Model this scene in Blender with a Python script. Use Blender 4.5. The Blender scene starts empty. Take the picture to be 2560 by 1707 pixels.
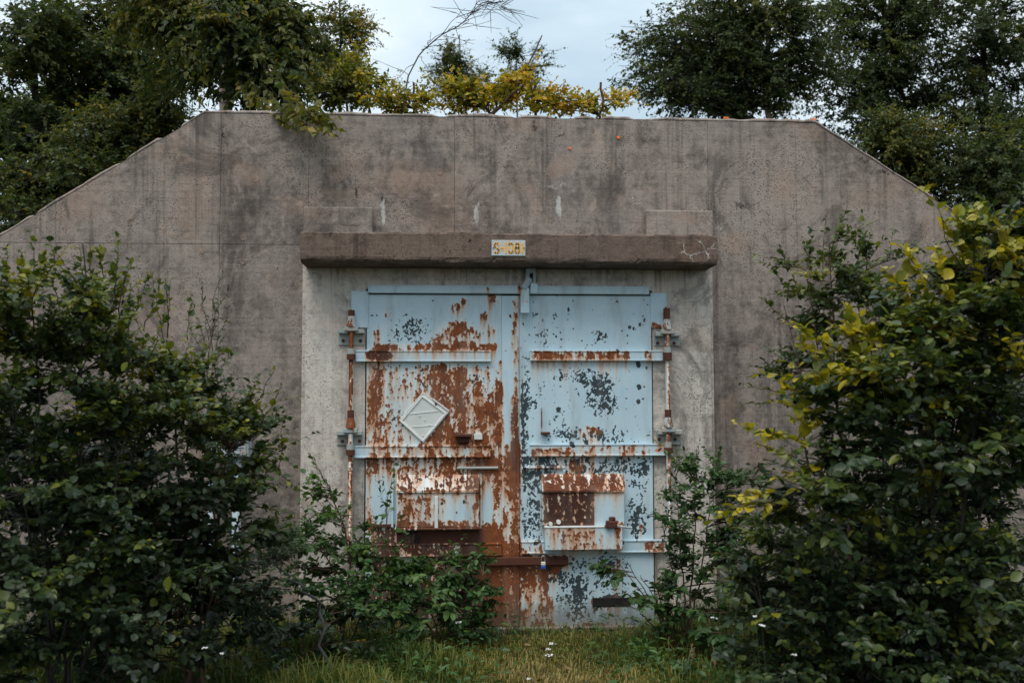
import bpy, bmesh, math, random
import numpy as np
from mathutils import Vector, Matrix

# ------------------------------------------------------------------ camera, sky, sun, exposure
SC = bpy.context.scene
COL = SC.collection
K = 2560/2352
CAMP = np.array([-0.604, -8.125, 1.794])
YAW, PIT, ROL = math.radians(3.74), math.radians(3.58), math.radians(-0.11)
FPX = 2287.0
fw = np.array([math.sin(YAW)*math.cos(PIT), math.cos(YAW)*math.cos(PIT), math.sin(PIT)])
rt0 = np.array([math.cos(YAW), -math.sin(YAW), 0.0]); up0 = np.cross(rt0, fw)
rt = rt0*math.cos(ROL)+up0*math.sin(ROL); up = up0*math.cos(ROL)-rt0*math.sin(ROL)

cam = bpy.data.cameras.new('camera'); co = bpy.data.objects.new('camera', cam); COL.objects.link(co)
co.matrix_world = Matrix(((rt[0], up[0], -fw[0], CAMP[0]), (rt[1], up[1], -fw[1], CAMP[1]), (rt[2], up[2], -fw[2], CAMP[2]), (0, 0, 0, 1)))
cam.lens = 35; cam.sensor_width = 36; cam.clip_start = 0.1; cam.clip_end = 900
cam.dof.use_dof = True; cam.dof.focus_distance = 8.0; cam.dof.aperture_fstop = 2.4
SC.camera = co

SUN_EL, SUN_AZ = math.radians(64), math.radians(205)      # behind the camera, a touch to the left
world = bpy.data.worlds.new('World'); SC.world = world; world.use_nodes = True
wt = world.node_tree; wt.nodes.clear()
def wn(t, **kw):
    n = wt.nodes.new(t)
    for k_, v in kw.items(): setattr(n, k_, v)
    return n
wl = wt.links.new
sky = wn('ShaderNodeTexSky', sky_type='NISHITA', sun_disc=False, sun_elevation=SUN_EL, sun_rotation=SUN_AZ)
tc = wn('ShaderNodeTexCoord')
mp = wn('ShaderNodeMapping'); mp.inputs['Scale'].default_value = (1.6, 1.6, 4.2); wl(tc.outputs['Generated'], mp.inputs[0])
nz = wn('ShaderNodeTexNoise'); nz.inputs['Scale'].default_value = 1.9; nz.inputs['Detail'].default_value = 5; nz.inputs['Roughness'].default_value = .5
wl(mp.outputs[0], nz.inputs[0])
rp = wn('ShaderNodeValToRGB'); rp.color_ramp.elements[0].position = .32; rp.color_ramp.elements[1].position = .66
rp.color_ramp.elements[0].color = (3.6, 4.6, 5.3, 1); rp.color_ramp.elements[1].color = (6.5, 7.1, 7.5, 1)
wl(nz.outputs['Fac'], rp.inputs[0])
sp = wn('ShaderNodeSeparateXYZ'); wl(tc.outputs['Generated'], sp.inputs[0])
mr = wn('ShaderNodeMapRange'); mr.inputs[1].default_value = 0; mr.inputs[2].default_value = 1; mr.inputs[3].default_value = .84; mr.inputs[4].default_value = 1.75
wl(sp.outputs[2], mr.inputs[0])
ml = wn('ShaderNodeVectorMath', operation='SCALE'); wl(rp.outputs[0], ml.inputs[0]); wl(mr.outputs[0], ml.inputs['Scale'])
mx = wn('ShaderNodeMix', data_type='RGBA'); mx.inputs['Factor'].default_value = .88
wl(sky.outputs[0], mx.inputs['A']); wl(ml.outputs[0], mx.inputs['B'])
bg = wn('ShaderNodeBackground'); bg.inputs['Strength'].default_value = .1; wl(mx.outputs['Result'], bg.inputs[0])
wo = wn('ShaderNodeOutputWorld'); wl(bg.outputs[0], wo.inputs[0])

sl = bpy.data.lights.new('sun', 'SUN'); sl.energy = 1.5; sl.angle = math.radians(35); sl.color = (1, .93, .83)
so = bpy.data.objects.new('sun', sl); COL.objects.link(so)
sd = Vector((math.sin(SUN_AZ)*math.cos(SUN_EL), math.cos(SUN_AZ)*math.cos(SUN_EL), math.sin(SUN_EL)))
so.rotation_euler = sd.to_track_quat('Z', 'Y').to_euler()
so.location = (0, -6, 12)
SC.view_settings.view_transform = 'Standard'; SC.view_settings.look = 'None'; SC.view_settings.gamma = 1
SC.view_settings.use_curve_mapping = False
SC.view_settings.exposure = 0.58
SC.render.engine = 'CYCLES'
SC.cycles.use_denoising = True
SC.cycles.max_bounces = 8; SC.cycles.diffuse_bounces = 4; SC.cycles.transmission_bounces = 4; SC.cycles.transparent_max_bounces = 6

# ------------------------------------------------------------------ helpers
def at(px, py, y):
    """point at depth plane y seen at picture coordinates (2352 px wide)"""
    d = fw + rt*(px*K-1280)/(2560*35/36) - up*(py*K-853.5)/(2560*35/36)
    return CAMP + d*((y-CAMP[1])/d[1])
def a1(zx, zy, y): return at((720+zx/2.1)/K, (560+zy/2.1)/K, y)
def a2(zx, zy, y): return at((720+zx/2.1)/K, (1060+zy/2.1)/K, y)
def mpp(y): return (y-CAMP[1])/FPX

def tag(o, label=None, cat=None, group=None, kind=None):
    if label: o['label'] = label
    if cat: o['category'] = cat
    if group: o['group'] = group
    if kind: o['kind'] = kind
    return o
def empty(name, loc, label, cat, group=None):
    o = bpy.data.objects.new(name, None); COL.objects.link(o); o.location = loc; o.empty_display_size = .1
    return tag(o, label, cat, group)
def wpos(o):
    v = Vector(o.location)
    while o.parent: o = o.parent; v += Vector(o.location)
    return v
def link(name, me, mat, parent=None, loc=None):
    """link a mesh given in world coordinates (or about loc) under parent"""
    o = bpy.data.objects.new(name, me); COL.objects.link(o)
    if mat is not None and not me.materials: me.materials.append(mat)
    base = Vector(loc) if loc is not None else (wpos(parent) if parent else Vector((0, 0, 0)))
    if loc is None and parent: me.transform(Matrix.Translation(-base))
    if parent:
        o.parent = parent; o.location = base-wpos(parent)
    else: o.location = base
    return o

class MB:
    """collects boxes, tubes and prisms in world coordinates into one bmesh"""
    def __init__(s): s.bm = bmesh.new()
    def box(s, x0, x1, y0, y1, z0, z1, bev=.003, seg=1):
        b = bmesh.new(); bmesh.ops.create_cube(b, size=1)
        for v in b.verts: v.co = Vector(((x0+x1)/2+v.co.x*(x1-x0), (y0+y1)/2+v.co.y*(y1-y0), (z0+z1)/2+v.co.z*(z1-z0)))
        if bev: bmesh.ops.bevel(b, geom=list(b.edges), offset=bev, segments=seg, affect='EDGES', profile=.5)
        return s.add(b)
    def add(s, b, M=None):
        if M is not None: b.transform(M)
        me = bpy.data.meshes.new('t'); b.to_mesh(me); b.free(); s.bm.from_mesh(me); bpy.data.meshes.remove(me); return s
    def cyl(s, p, q, r, r2=None, n=12, cap=True):
        p, q = Vector(p), Vector(q); b = bmesh.new()
        bmesh.ops.create_cone(b, cap_ends=cap, segments=n, radius1=r, radius2=r if r2 is None else r2, depth=(q-p).length)
        return s.add(b, Matrix.Translation((p+q)/2) @ (q-p).to_track_quat('Z', 'Y').to_matrix().to_4x4())
    def path(s, pts, r, n=8):
        for a, b in zip(pts[:-1], pts[1:]): s.cyl(a, b, r, n=n)
        return s
    def prism(s, poly, y0, y1, bev=.004):
        b = bmesh.new()
        f = b.faces.new([b.verts.new((x, y0, z)) for x, z in poly])
        r = bmesh.ops.extrude_face_region(b, geom=[f])
        for g in r['geom']:
            if isinstance(g, bmesh.types.BMVert): g.co.y = y1
        bmesh.ops.recalc_face_normals(b, faces=b.faces)
        if bev: bmesh.ops.bevel(b, geom=list(b.edges), offset=bev, segments=1, affect='EDGES')
        return s.add(b)
    def yzprism(s, prof, x0, x1, bev=.003):
        b = bmesh.new()
        f = b.faces.new([b.verts.new((x0, y, z)) for y, z in prof])
        r = bmesh.ops.extrude_face_region(b, geom=[f])
        for g in r['geom']:
            if isinstance(g, bmesh.types.BMVert): g.co.x = x1
        bmesh.ops.recalc_face_normals(b, faces=b.faces)
        if bev: bmesh.ops.bevel(b, geom=list(b.edges), offset=bev, segments=1, affect='EDGES')
        return s.add(b)
    def build(s, name, mat, parent=None, smooth=False):
        if mat is M.get('paint'):
            co_ = np.array([v.co[:] for v in s.bm.verts])
            for ax, st_ in ((0, .0085), (2, .010)):
                lo, hi = co_[:, ax].min(), co_[:, ax].max(); nn = int((hi-lo)/st_)
                for k_ in range(1, nn):
                    p_ = Vector((0, 0, 0)); p_[ax] = lo+(hi-lo)*k_/nn; q_ = Vector((0, 0, 0)); q_[ax] = 1
                    bmesh.ops.bisect_plane(s.bm, geom=list(s.bm.verts)+list(s.bm.edges)+list(s.bm.faces), plane_co=p_, plane_no=q_)
        me = bpy.data.meshes.new(name); s.bm.to_mesh(me); s.bm.free()
        if mat is M.get('paint'): add_fields(me)
        if smooth:
            for p in me.polygons: p.use_smooth = True
        return link(name, me, mat, parent)

# ------------------------------------------------------------------ node shorthand
class G:
    def __init__(s, name):
        s.mat = bpy.data.materials.new(name); s.mat.use_nodes = True
        s.t = s.mat.node_tree; s.t.nodes.clear()
        s.out = s.t.nodes.new('ShaderNodeOutputMaterial')
        s.pos = s.t.nodes.new('ShaderNodeNewGeometry').outputs['Position']
    def n(s, typ, ins=(), **kw):
        n = s.t.nodes.new(typ)
        for a, v in kw.items(): setattr(n, a, v)
        for i, v in (ins.items() if isinstance(ins, dict) else enumerate(ins)):
            if v is None: continue
            if isinstance(v, bpy.types.NodeSocket): s.t.links.new(v, n.inputs[i])
            else: n.inputs[i].default_value = v
        return n
    def m(s, op, a, b=None, c=None, clamp=False): return s.n('ShaderNodeMath', (a, b, c), operation=op, use_clamp=clamp).outputs[0]
    def add(s, a, b): return s.m('ADD', a, b)
    def mul(s, a, b): return s.m('MULTIPLY', a, b)
    def sub(s, a, b): return s.m('SUBTRACT', a, b)
    def ss(s, v, lo, hi, o0=0.0, o1=1.0): return s.n('ShaderNodeMapRange', (v, lo, hi, o0, o1), interpolation_type='SMOOTHSTEP').outputs[0]
    def sc(s, sx, sy=None, sz=None, off=(0, 0, 0), src=None):
        sy = sx if sy is None else sy; sz = sx if sz is None else sz
        return s.n('ShaderNodeVectorMath', (src or s.pos, (sx, sy, sz), off), operation='MULTIPLY_ADD').outputs[0]
    def noise(s, v, scale=1.0, det=4, rough=.55, dist=0.0):
        return s.n('ShaderNodeTexNoise', {'Vector': v, 'Scale': scale, 'Detail': det, 'Roughness': rough, 'Distortion': dist}).outputs['Fac']
    def vor(s, v, scale, feat='F1', rnd=1.0):
        return s.n('ShaderNodeTexVoronoi', {'Vector': v, 'Scale': scale, 'Randomness': rnd}, feature=feat).outputs['Distance']
    def mix(s, f, a, b, blend='MIX'):
        n = s.n('ShaderNodeMix', data_type='RGBA', blend_type=blend)
        for i, v in (('Factor', f), ('A', a), ('B', b)):
            sk = [k for k in n.inputs if k.name == i and k.enabled][0]
            if isinstance(v, bpy.types.NodeSocket): s.t.links.new(v, sk)
            else: sk.default_value = (*v, 1) if isinstance(v, tuple) and len(v) == 3 else v
        return [k for k in n.outputs if k.enabled][0]
    def ell(s, cx, cz, rx, rz, inner=.35, src=None):
        d = s.n('ShaderNodeVectorMath', (src or s.pos, (1/rx, 0, 1/rz), (-cx/rx, 0, -cz/rz)), operation='MULTIPLY_ADD').outputs[0]
        l = s.n('ShaderNodeVectorMath', (d,), operation='LENGTH').outputs['Value']
        return s.ss(l, 1.0, inner)
    def rect(s, x0, x1, z0, z1, soft=.02, src=None):
        cx, cz, hx, hz = (x0+x1)/2, (z0+z1)/2, abs(x1-x0)/2, abs(z1-z0)/2
        d = s.n('ShaderNodeVectorMath', (src or s.pos, (1, 0, 1), (-cx, 0, -cz)), operation='MULTIPLY_ADD').outputs[0]
        d = s.n('ShaderNodeVectorMath', (d,), operation='ABSOLUTE').outputs[0]
        q = s.n('ShaderNodeSeparateXYZ', (d,))
        a = s.ss(q.outputs[0], hx+soft, hx-soft); b = s.ss(q.outputs[2], hz+soft, hz-soft)
        return s.mul(a, b)
    def acc(s, terms):
        """weighted sum of (socket, weight)"""
        r = None
        for sk, w in terms: r = s.mul(sk, w) if r is None else s.m('MULTIPLY_ADD', sk, w, r)
        return r
    def fin(s, col, rough=.7, bump=None, bstr=.3, bdist=.01, spec=.4, metal=0.0):
        p = s.n('ShaderNodeBsdfPrincipled')
        for nm, v in (('Base Color', col), ('Roughness', rough), ('Specular IOR Level', spec), ('Metallic', metal)):
            if isinstance(v, bpy.types.NodeSocket): s.t.links.new(v, p.inputs[nm])
            else: p.inputs[nm].default_value = (*v, 1) if isinstance(v, tuple) else v
        if bump is not None:
            b = s.n('ShaderNodeBump', {'Strength': bstr, 'Distance': bdist, 'Height': bump})
            s.t.links.new(b.outputs[0], p.inputs['Normal'])
        s.t.links.new(p.outputs[0], s.out.inputs[0]); s.p = p
        return s.mat

# ------------------------------------------------------------------ materials
def marks(g, lst, fn, src=None):
    """ellipses given in picture coordinates on the wall face"""
    t = []
    for px, py, rx, ry, w in lst:
        c = at(px, py, .08)
        t.append((g.ell(c[0], c[2], rx*mpp(.1), ry*mpp(.1), .2, src), w))
    return g.acc(t)

def concrete(name, dark, light, stain=.6, white=(), darks=(), tans=(), cracks=None, grime=None):
    g = G(name)
    w1 = g.noise(g.sc(.55, .55, .8), 1, 6, .62, .4)
    w2 = g.noise(g.sc(2.6, 2.6, 2.2, (7, 3, 1)), 1, 8, .66, .8)
    w3 = g.noise(g.sc(26), 1, 6, .7)
    w4 = g.noise(g.sc(110), 1, 3, .6)
    strk = g.noise(g.sc(5.5, 5.5, .42, (2, 0, 4)), 1, 6, .62)
    strk2 = g.noise(g.sc(34, 34, 1.1, (9, 1, 4)), 1, 4, .6)
    brd = g.noise(g.sc(.5, .5, 30, (4, 0, 0)), 1, 3, .5)
    w5 = g.noise(g.sc(9, 9, 8, (17, 3, 1)), 1, 8, .72, .6)
    f = g.acc([(w1, .75), (w2, .7), (w5, .95), (w3, .55), (w4, .32), (strk, .70), (brd, .22)])
    f = g.ss(f, 1.70, 2.30)
    col = g.mix(f, dark, light)
    # pinkish and grey tinting
    col = g.mix(g.ss(g.noise(g.sc(1.3, 1.3, 1.5, (3, 8, 2)), 1, 5, .6, .5), .52, .68, 0, .5), col, (light[0]*.98, light[1]*.82, light[2]*.72))
    col = g.mix(g.ss(g.noise(g.sc(.9, .9, .7, (13, 8, 5)), 1, 5, .6, .5), .52, .7, 0, .45), col, (light[0]*.80, light[1]*.86, light[2]*.93))
    # pale patches where the skin has come away
    pp = g.ss(g.noise(g.sc(3.1, 3.1, 2.6, (31, 2, 9)), 1, 9, .68, 1.0), .60, .66, 0, .5)
    col = g.mix(pp, col, (light[0]*1.25, light[1]*1.18, light[2]*1.1))
    # rain streaks
    sk = g.mul(g.ss(strk, .50, .74), g.ss(strk2, .35, .7))
    col = g.mix(g.mul(sk, stain), col, (dark[0]*.36, dark[1]*.35, dark[2]*.36))
    sk = g.mul(g.ss(g.noise(g.sc(2.6, 2.6, .22, (12, 0, 4)), 1, 6, .68), .50, .64), g.ss(g.noise(g.sc(16, 16, .6, (2, 0, 4)), 1, 5, .65), .38, .62))
    col = g.mix(g.mul(sk, stain*.75), col, (dark[0]*.5, dark[1]*.5, dark[2]*.52))
    # lichen flecks and pits
    pv = g.vor(g.sc(55, 55, 55), 1)
    pm = g.mul(g.ss(pv, .30, .16), g.ss(w2, .48, .62))
    col = g.mix(g.mul(pm, .75), col, (.03, .026, .024))
    fl = g.mul(g.ss(g.noise(g.sc(62, 62, 50, (5, 5, 5)), 1, 3, .6), .57, .68), g.ss(w2, .40, .58))
    col = g.mix(g.mul(fl, .42), col, (dark[0]*.5, dark[1]*.48, dark[2]*.46))
    bl = g.ss(g.noise(g.sc(1.9, 1.9, 1.4, (3, 41, 7)), 1, 8, .7, 1.2),   .51, .63, 0, .62)
    col = g.mix(bl, col, (dark[0]*.82, dark[1]*.80, dark[2]*.82))
    wf = g.ss(g.noise(g.sc(60, 60, 48, (25, 5, 5)), 1, 2, .5), .68, .76)
    col = g.mix(g.mul(wf, .5), col, (light[0]*1.6, light[1]*1.55, light[2]*1.5))
    warp = g.n('ShaderNodeTexNoise', {'Vector': g.sc(3.5), 'Scale': 1.0, 'Detail': 6, 'Roughness': .65}).outputs['Color']
    wp = g.n('ShaderNodeVectorMath', (warp, (.32, 0, .32), (-.16, 0, -.16)), operation='MULTIPLY_ADD').outputs[0]
    src = g.n('ShaderNodeVectorMath', (g.pos, wp), operation='ADD').outputs[0]
    wrp2 = g.n('ShaderNodeTexNoise', {'Vector': g.sc(14), 'Scale': 1.0, 'Detail': 4, 'Roughness': .65}).outputs['Color']
    src2 = g.n('ShaderNodeVectorMath', (g.pos, g.n('ShaderNodeVectorMath', (wrp2, (.09, 0, .14), (-.045, 0, -.07)), operation='MULTIPLY_ADD').outputs[0]), operation='ADD').outputs[0]
    if tans:
        t = marks(g, tans, None, src)
        t = g.ss(g.add(t, g.mul(g.sub(w2, .5), .9)), .35, .55, 0, .38)
        col = g.mix(t, col, (light[0]*1.02, light[1]*.86, light[2]*.74))
    if darks:
        t = marks(g, darks, None, src)
        t = g.ss(g.add(g.mul(t, .8), g.mul(g.sub(g.add(w3, w2), 1.0), 2.2)), .38, .95, 0, .85)
        col = g.mix(t, col, (dark[0]*.22, dark[1]*.2, dark[2]*.2))
    if white:
        t = marks(g, white, None, src2)
        wd = g.noise(g.sc(45, 45, 9), 1, 5, .6)
        t = g.ss(g.add(g.mul(t, .8), g.mul(g.sub(g.add(wd, g.mul(w3, .5)), .75), 2.2)), .34, 1.25, 0, .62)
        col = g.mix(t, col, (.62, .62, .60))
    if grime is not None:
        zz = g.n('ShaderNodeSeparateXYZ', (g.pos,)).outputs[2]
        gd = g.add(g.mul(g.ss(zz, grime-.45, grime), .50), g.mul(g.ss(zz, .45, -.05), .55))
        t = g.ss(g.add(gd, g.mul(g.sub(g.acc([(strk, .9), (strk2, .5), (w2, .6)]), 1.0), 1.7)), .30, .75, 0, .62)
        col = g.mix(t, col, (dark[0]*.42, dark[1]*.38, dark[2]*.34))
        t = g.ss(g.noise(g.sc(8, 8, .5, (1, 9, 3)), 1, 6, .65), .55, .66, 0, .5)
        col = g.mix(t, col, (min(.8, light[0]*1.15), min(.78, light[1]*1.2), min(.77, light[2]*1.28)))
    if cracks:
        px, py, rx, ry = cracks; c = at(px, py, -.35)
        e = g.vor(g.sc(9, 9, 11, (.3, 0, .7), src), 1, 'DISTANCE_TO_EDGE')
        t = g.mul(g.ss(e, .035, .012), g.ell(c[0], c[2], rx*mpp(-.3), ry*mpp(-.3), .6))
        t = g.mul(t, g.ss(w2, .40, .55))
        col = g.mix(t, col, (.6, .58, .56))
    h = g.acc([(w3, .55), (w4, .35), (w2, .5), (brd, .25), (pm, -1.2)])
    return g.fin(col, .88, h, .7, .014, .25)

def pz1(zx, zy): p = a1(zx, zy, -.02); return p[0], p[2]
def pz2(zx, zy): p = a2(zx, zy, -.02); return p[0], p[2]
def sstep(v, lo, hi): t = np.clip((v-lo)/(hi-lo), 0, 1); return t*t*(3-2*t)
def paint_fields(X, Z):
    """where rust (R), chipped paint (C) and the oldest rust (D) sit on the doors, over world x, z"""
    def ell(c, rx, rz, inner): return sstep(np.hypot((X-c[0])/rx, (Z-c[1])/rz), 1.0, inner)
    def rec(a, b, s): return sstep(np.abs(X-(a[0]+b[0])/2), abs(b[0]-a[0])/2+s, abs(b[0]-a[0])/2-s)*sstep(np.abs(Z-(a[1]+b[1])/2), abs(b[1]-a[1])/2+s, abs(b[1]-a[1])/2-s)
    def e1(zx, zy, rx, rz, w, inner=.2): return w*ell(pz1(zx, zy), rx*.00154, rz*.00154, inner)
    def e2(zx, zy, rx, rz, w, inner=.2): return w*ell(pz2(zx, zy), rx*.00154, rz*.00154, inner)
    def r1(x0, x1, y0, y1, w, s=.02): return w*rec(pz1(x0, y0), pz1(x1, y1), s)
    def r2(x0, x1, y0, y1, w, s=.02): return w*rec(pz2(x0, y0), pz2(x1, y1), s)
    R = sum([
        e1(880, 590, 190, 140, .62), e1(905, 545, 45, 60, .35), r1(440, 1085, 628, 664, .72, .018), e1(1075, 395, 55, 35, .85), e1(1030, 485, 28, 42, .85),
        e1(1075, 640, 40, 30, .7), e1(880, 440, 40, 40, .55), e1(515, 470, 40, 40, .45), e1(470, 600, 40, 100, .35), e1(920, 400, 22, 40, .6), e1(1060, 560, 70, 60, .40),
        e1(480, 690, 90, 38, 1.2, .5), e1(476, 800, 26, 130, .85), r1(765, 935, 735, 1150, .85, .05), r1(420, 790, 735, 1160, .41, .06), r1(418, 462, 800, 1165, .26, .05),
        r1(1098, 1126, 830, 1165, .45, .03), e1(1040, 1050, 130, 170, .5), e1(1000, 860, 40, 70, .42), r1(840, 1120, 1110, 1165, .55, .03), r1(940, 1120, 735, 1000, .3, .05),
        r1(410, 1120, 1160, 1225, .36, .012),
        r2(408, 1126, 172, 262, .62, .02), r2(1000, 1126, 170, 1075, .5, .05), r2(440, 1126, 545, 1100, .95, .04), e2(625, 770, 75, 110, -1.3, .5), e2(745, 770, 40, 90, -.6),
        e2(1050, 410, 40, 170, -.75), e2(485, 380, 60, 200, -.55), r2(408, 470, 180, 560, .45, .02), r2(560, 1005, 268, 350, .52, .015), r2(570, 1005, 350, 545, .30, .02),
        e2(700, 430, 90, 100, .35), e2(900, 460, 80, 90, -.25), r2(570, 1005, 505, 545, .5, .01), r2(590, 640, 280, 540, .3, .02),
        r1(1175, 1212, 380, 915, .36, .012), r1(1172, 1212, 915, 1300, .85, .012), r2(1172, 1226, 100, 640, .62, .014), r2(1126, 1180, 100, 640, .36, .02), r2(1126, 1226, 630, 1090, .88, .02),
        r1(1278, 1790, 668, 712, .78, .01), r1(1870, 1905, 668, 712, .7, .01), r1(1200, 1225, 300, 350, .6), r1(1272, 1900, 1158, 1218, .30, .012), r1(1275, 1500, 1178, 1206, .35, .01),
        e1(1590, 1090, 90, 60, .48), e1(1320, 500, 30, 40, .3), r2(1330, 1770, 262, 345, .62, .012), r2(1338, 1600, 345, 530, .95, .014), e2(1725, 520, 60, 30, .8),
        r2(1340, 1770, 262, 350, .1), r2(1350, 1756, 540, 660, .30, .01), r2(1230, 1340, 600, 690, .42, .02), r2(1870, 2010, 612, 665, .62, .015),
        r2(1000, 1470, 692, 745, .95, .012), r2(1228, 1400, 735, 1060, .44, .06), r2(1228, 1440, 740, 800, .3, .03), r2(1450, 1500, 170, 330, .2, .05), r2(1480, 1640, 170, 250, .36, .03), r2(1700, 1760, 690, 900, .28, .03),
        e2(1690, 925, 110, 42, .5), r2(1228, 1780, 1040, 1075, .36, .02), r1(1225, 1460, 780, 800, .0), r2(1235, 1455, 215, 242, .3, .008),
        r1(1905, 1960, 515, 620, .55, .02), r1(1970, 2020, 440, 560, .75, .02), r1(1980, 2016, 640, 1060, .72, .02), r1(310, 345, 445, 540, .8, .015), r1(310, 350, 560, 1035, .74, .02), r1(295, 345, 1165, 1220, .7, .012),
        r1(1915, 2070, 545, 645, .34, .02), r1(1930, 2075, 1060, 1160, .42, .02), r1(255, 410, 1065, 1165, .36, .02), r1(300, 345, 1222, 1700, .42, .02), r1(1980, 2020, 1060, 1700, .6, .02), r1(310, 345, 560, 660, .35, .02), r1(258, 410, 530, 640, .25, .02),
    ])
    C = sum([r1(1218, 1905, 376, 1150, .09), r1(420, 1120, 376, 655, .07), r2(1228, 1800, 690, 1060, .10), 
        r1(1222, 1265, 690, 1260, .36, .02), e1(1650, 900, 130, 170, .36), e1(1600, 800, 260, 80, .28), e1(1680, 1110, 160, 60, .42), e1(1400, 590, 120, 90, .20), e1(1640, 590, 60, 50, .22), e1(1300, 470, 40, 40, .25),
        r2(1450, 1905, 172, 262, .36, .04), r2(1775, 1900, 275, 590, .40, .06), r2(1226, 1335, 250, 640, .40, .02), e2(1480, 880, 130, 170, .38), r2(1226, 1460, 170, 262, .36, .02),
        r2(1228, 1440, 738, 830, .62, .02), e2(1700, 930, 105, 36, 1.3, .6), e2(1610, 940, 22, 40, .9, .5), e1(1290, 950, 60, 60, .3), e1(1500, 1100, 200, 60, .25), e1(1440, 1000, 120, 90, .15),
        e1(1000, 830, 80, 110, .36), e1(700, 820, 240, 100, .30), e1(640, 560, 180, 120, .2), e1(580, 1000, 130, 150, .28), e1(1010, 570, 50, 40, .30), e2(710, 400, 60, 50, .5), r2(1338, 1600, 345, 530, .3, .02), e2(1660, 620, 200, 30, -.2),
        r2(1480, 1800, 690, 1050, .16, .03),
    ])
    D = sum([r2(440, 1010, 540, 1090, .85), r2(1338, 1600, 345, 530, .9), e1(480, 690, 90, 40, .75, .6), r1(1172, 1212, 915, 1300, .55), r2(1000, 1475, 695, 745, .7), r2(570, 1000, 275, 345, .6), r2(1340, 1750, 275, 335, .5), r1(310, 345, 660, 1035, .4), r1(1970, 2020, 440, 560, .8)])
    O = np.maximum.reduce([e1(*q, 1, .3) for q in ((1935, 1187, 20, 12), (1958, 1186, 8, 12), (1250, 414, 10, 6), (1235, 414, 5, 4))])
    return R, C, np.minimum(D, 1), O
def fbm(r_, shape, cell, octs=5, gain=.55):
    """value noise on a grid, cell sizes given in grid steps (rows, columns)"""
    out = np.zeros(shape); amp = 1.0; tot = 0
    for o_ in range(octs):
        cz, cx = max(cell[0]/2**o_, 1.0), max(cell[1]/2**o_, 1.0)
        g_ = r_.uniform(0, 1, (int(shape[0]/cz)+3, int(shape[1]/cx)+3))
        zi = np.arange(shape[0])/cz+r_.uniform(0, .9); xi = np.arange(shape[1])/cx+r_.uniform(0, .9)
        z0, x0 = zi.astype(int), xi.astype(int); fz = (zi-z0)[:, None]; fx = (xi-x0)[None]; fz = fz*fz*(3-2*fz); fx = fx*fx*(3-2*fx)
        n_ = (g_[z0][:, x0]*(1-fx)+g_[z0][:, x0+1]*fx)*(1-fz)+(g_[z0+1][:, x0]*(1-fx)+g_[z0+1][:, x0+1]*fx)*fz
        out += amp*n_; tot += amp; amp *= gain
    return out/tot
WSTEP = .0045; WX = np.arange(-1.65, 1.65, WSTEP); WZ = np.arange(-.25, 3.1, WSTEP)[::-1]
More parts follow.
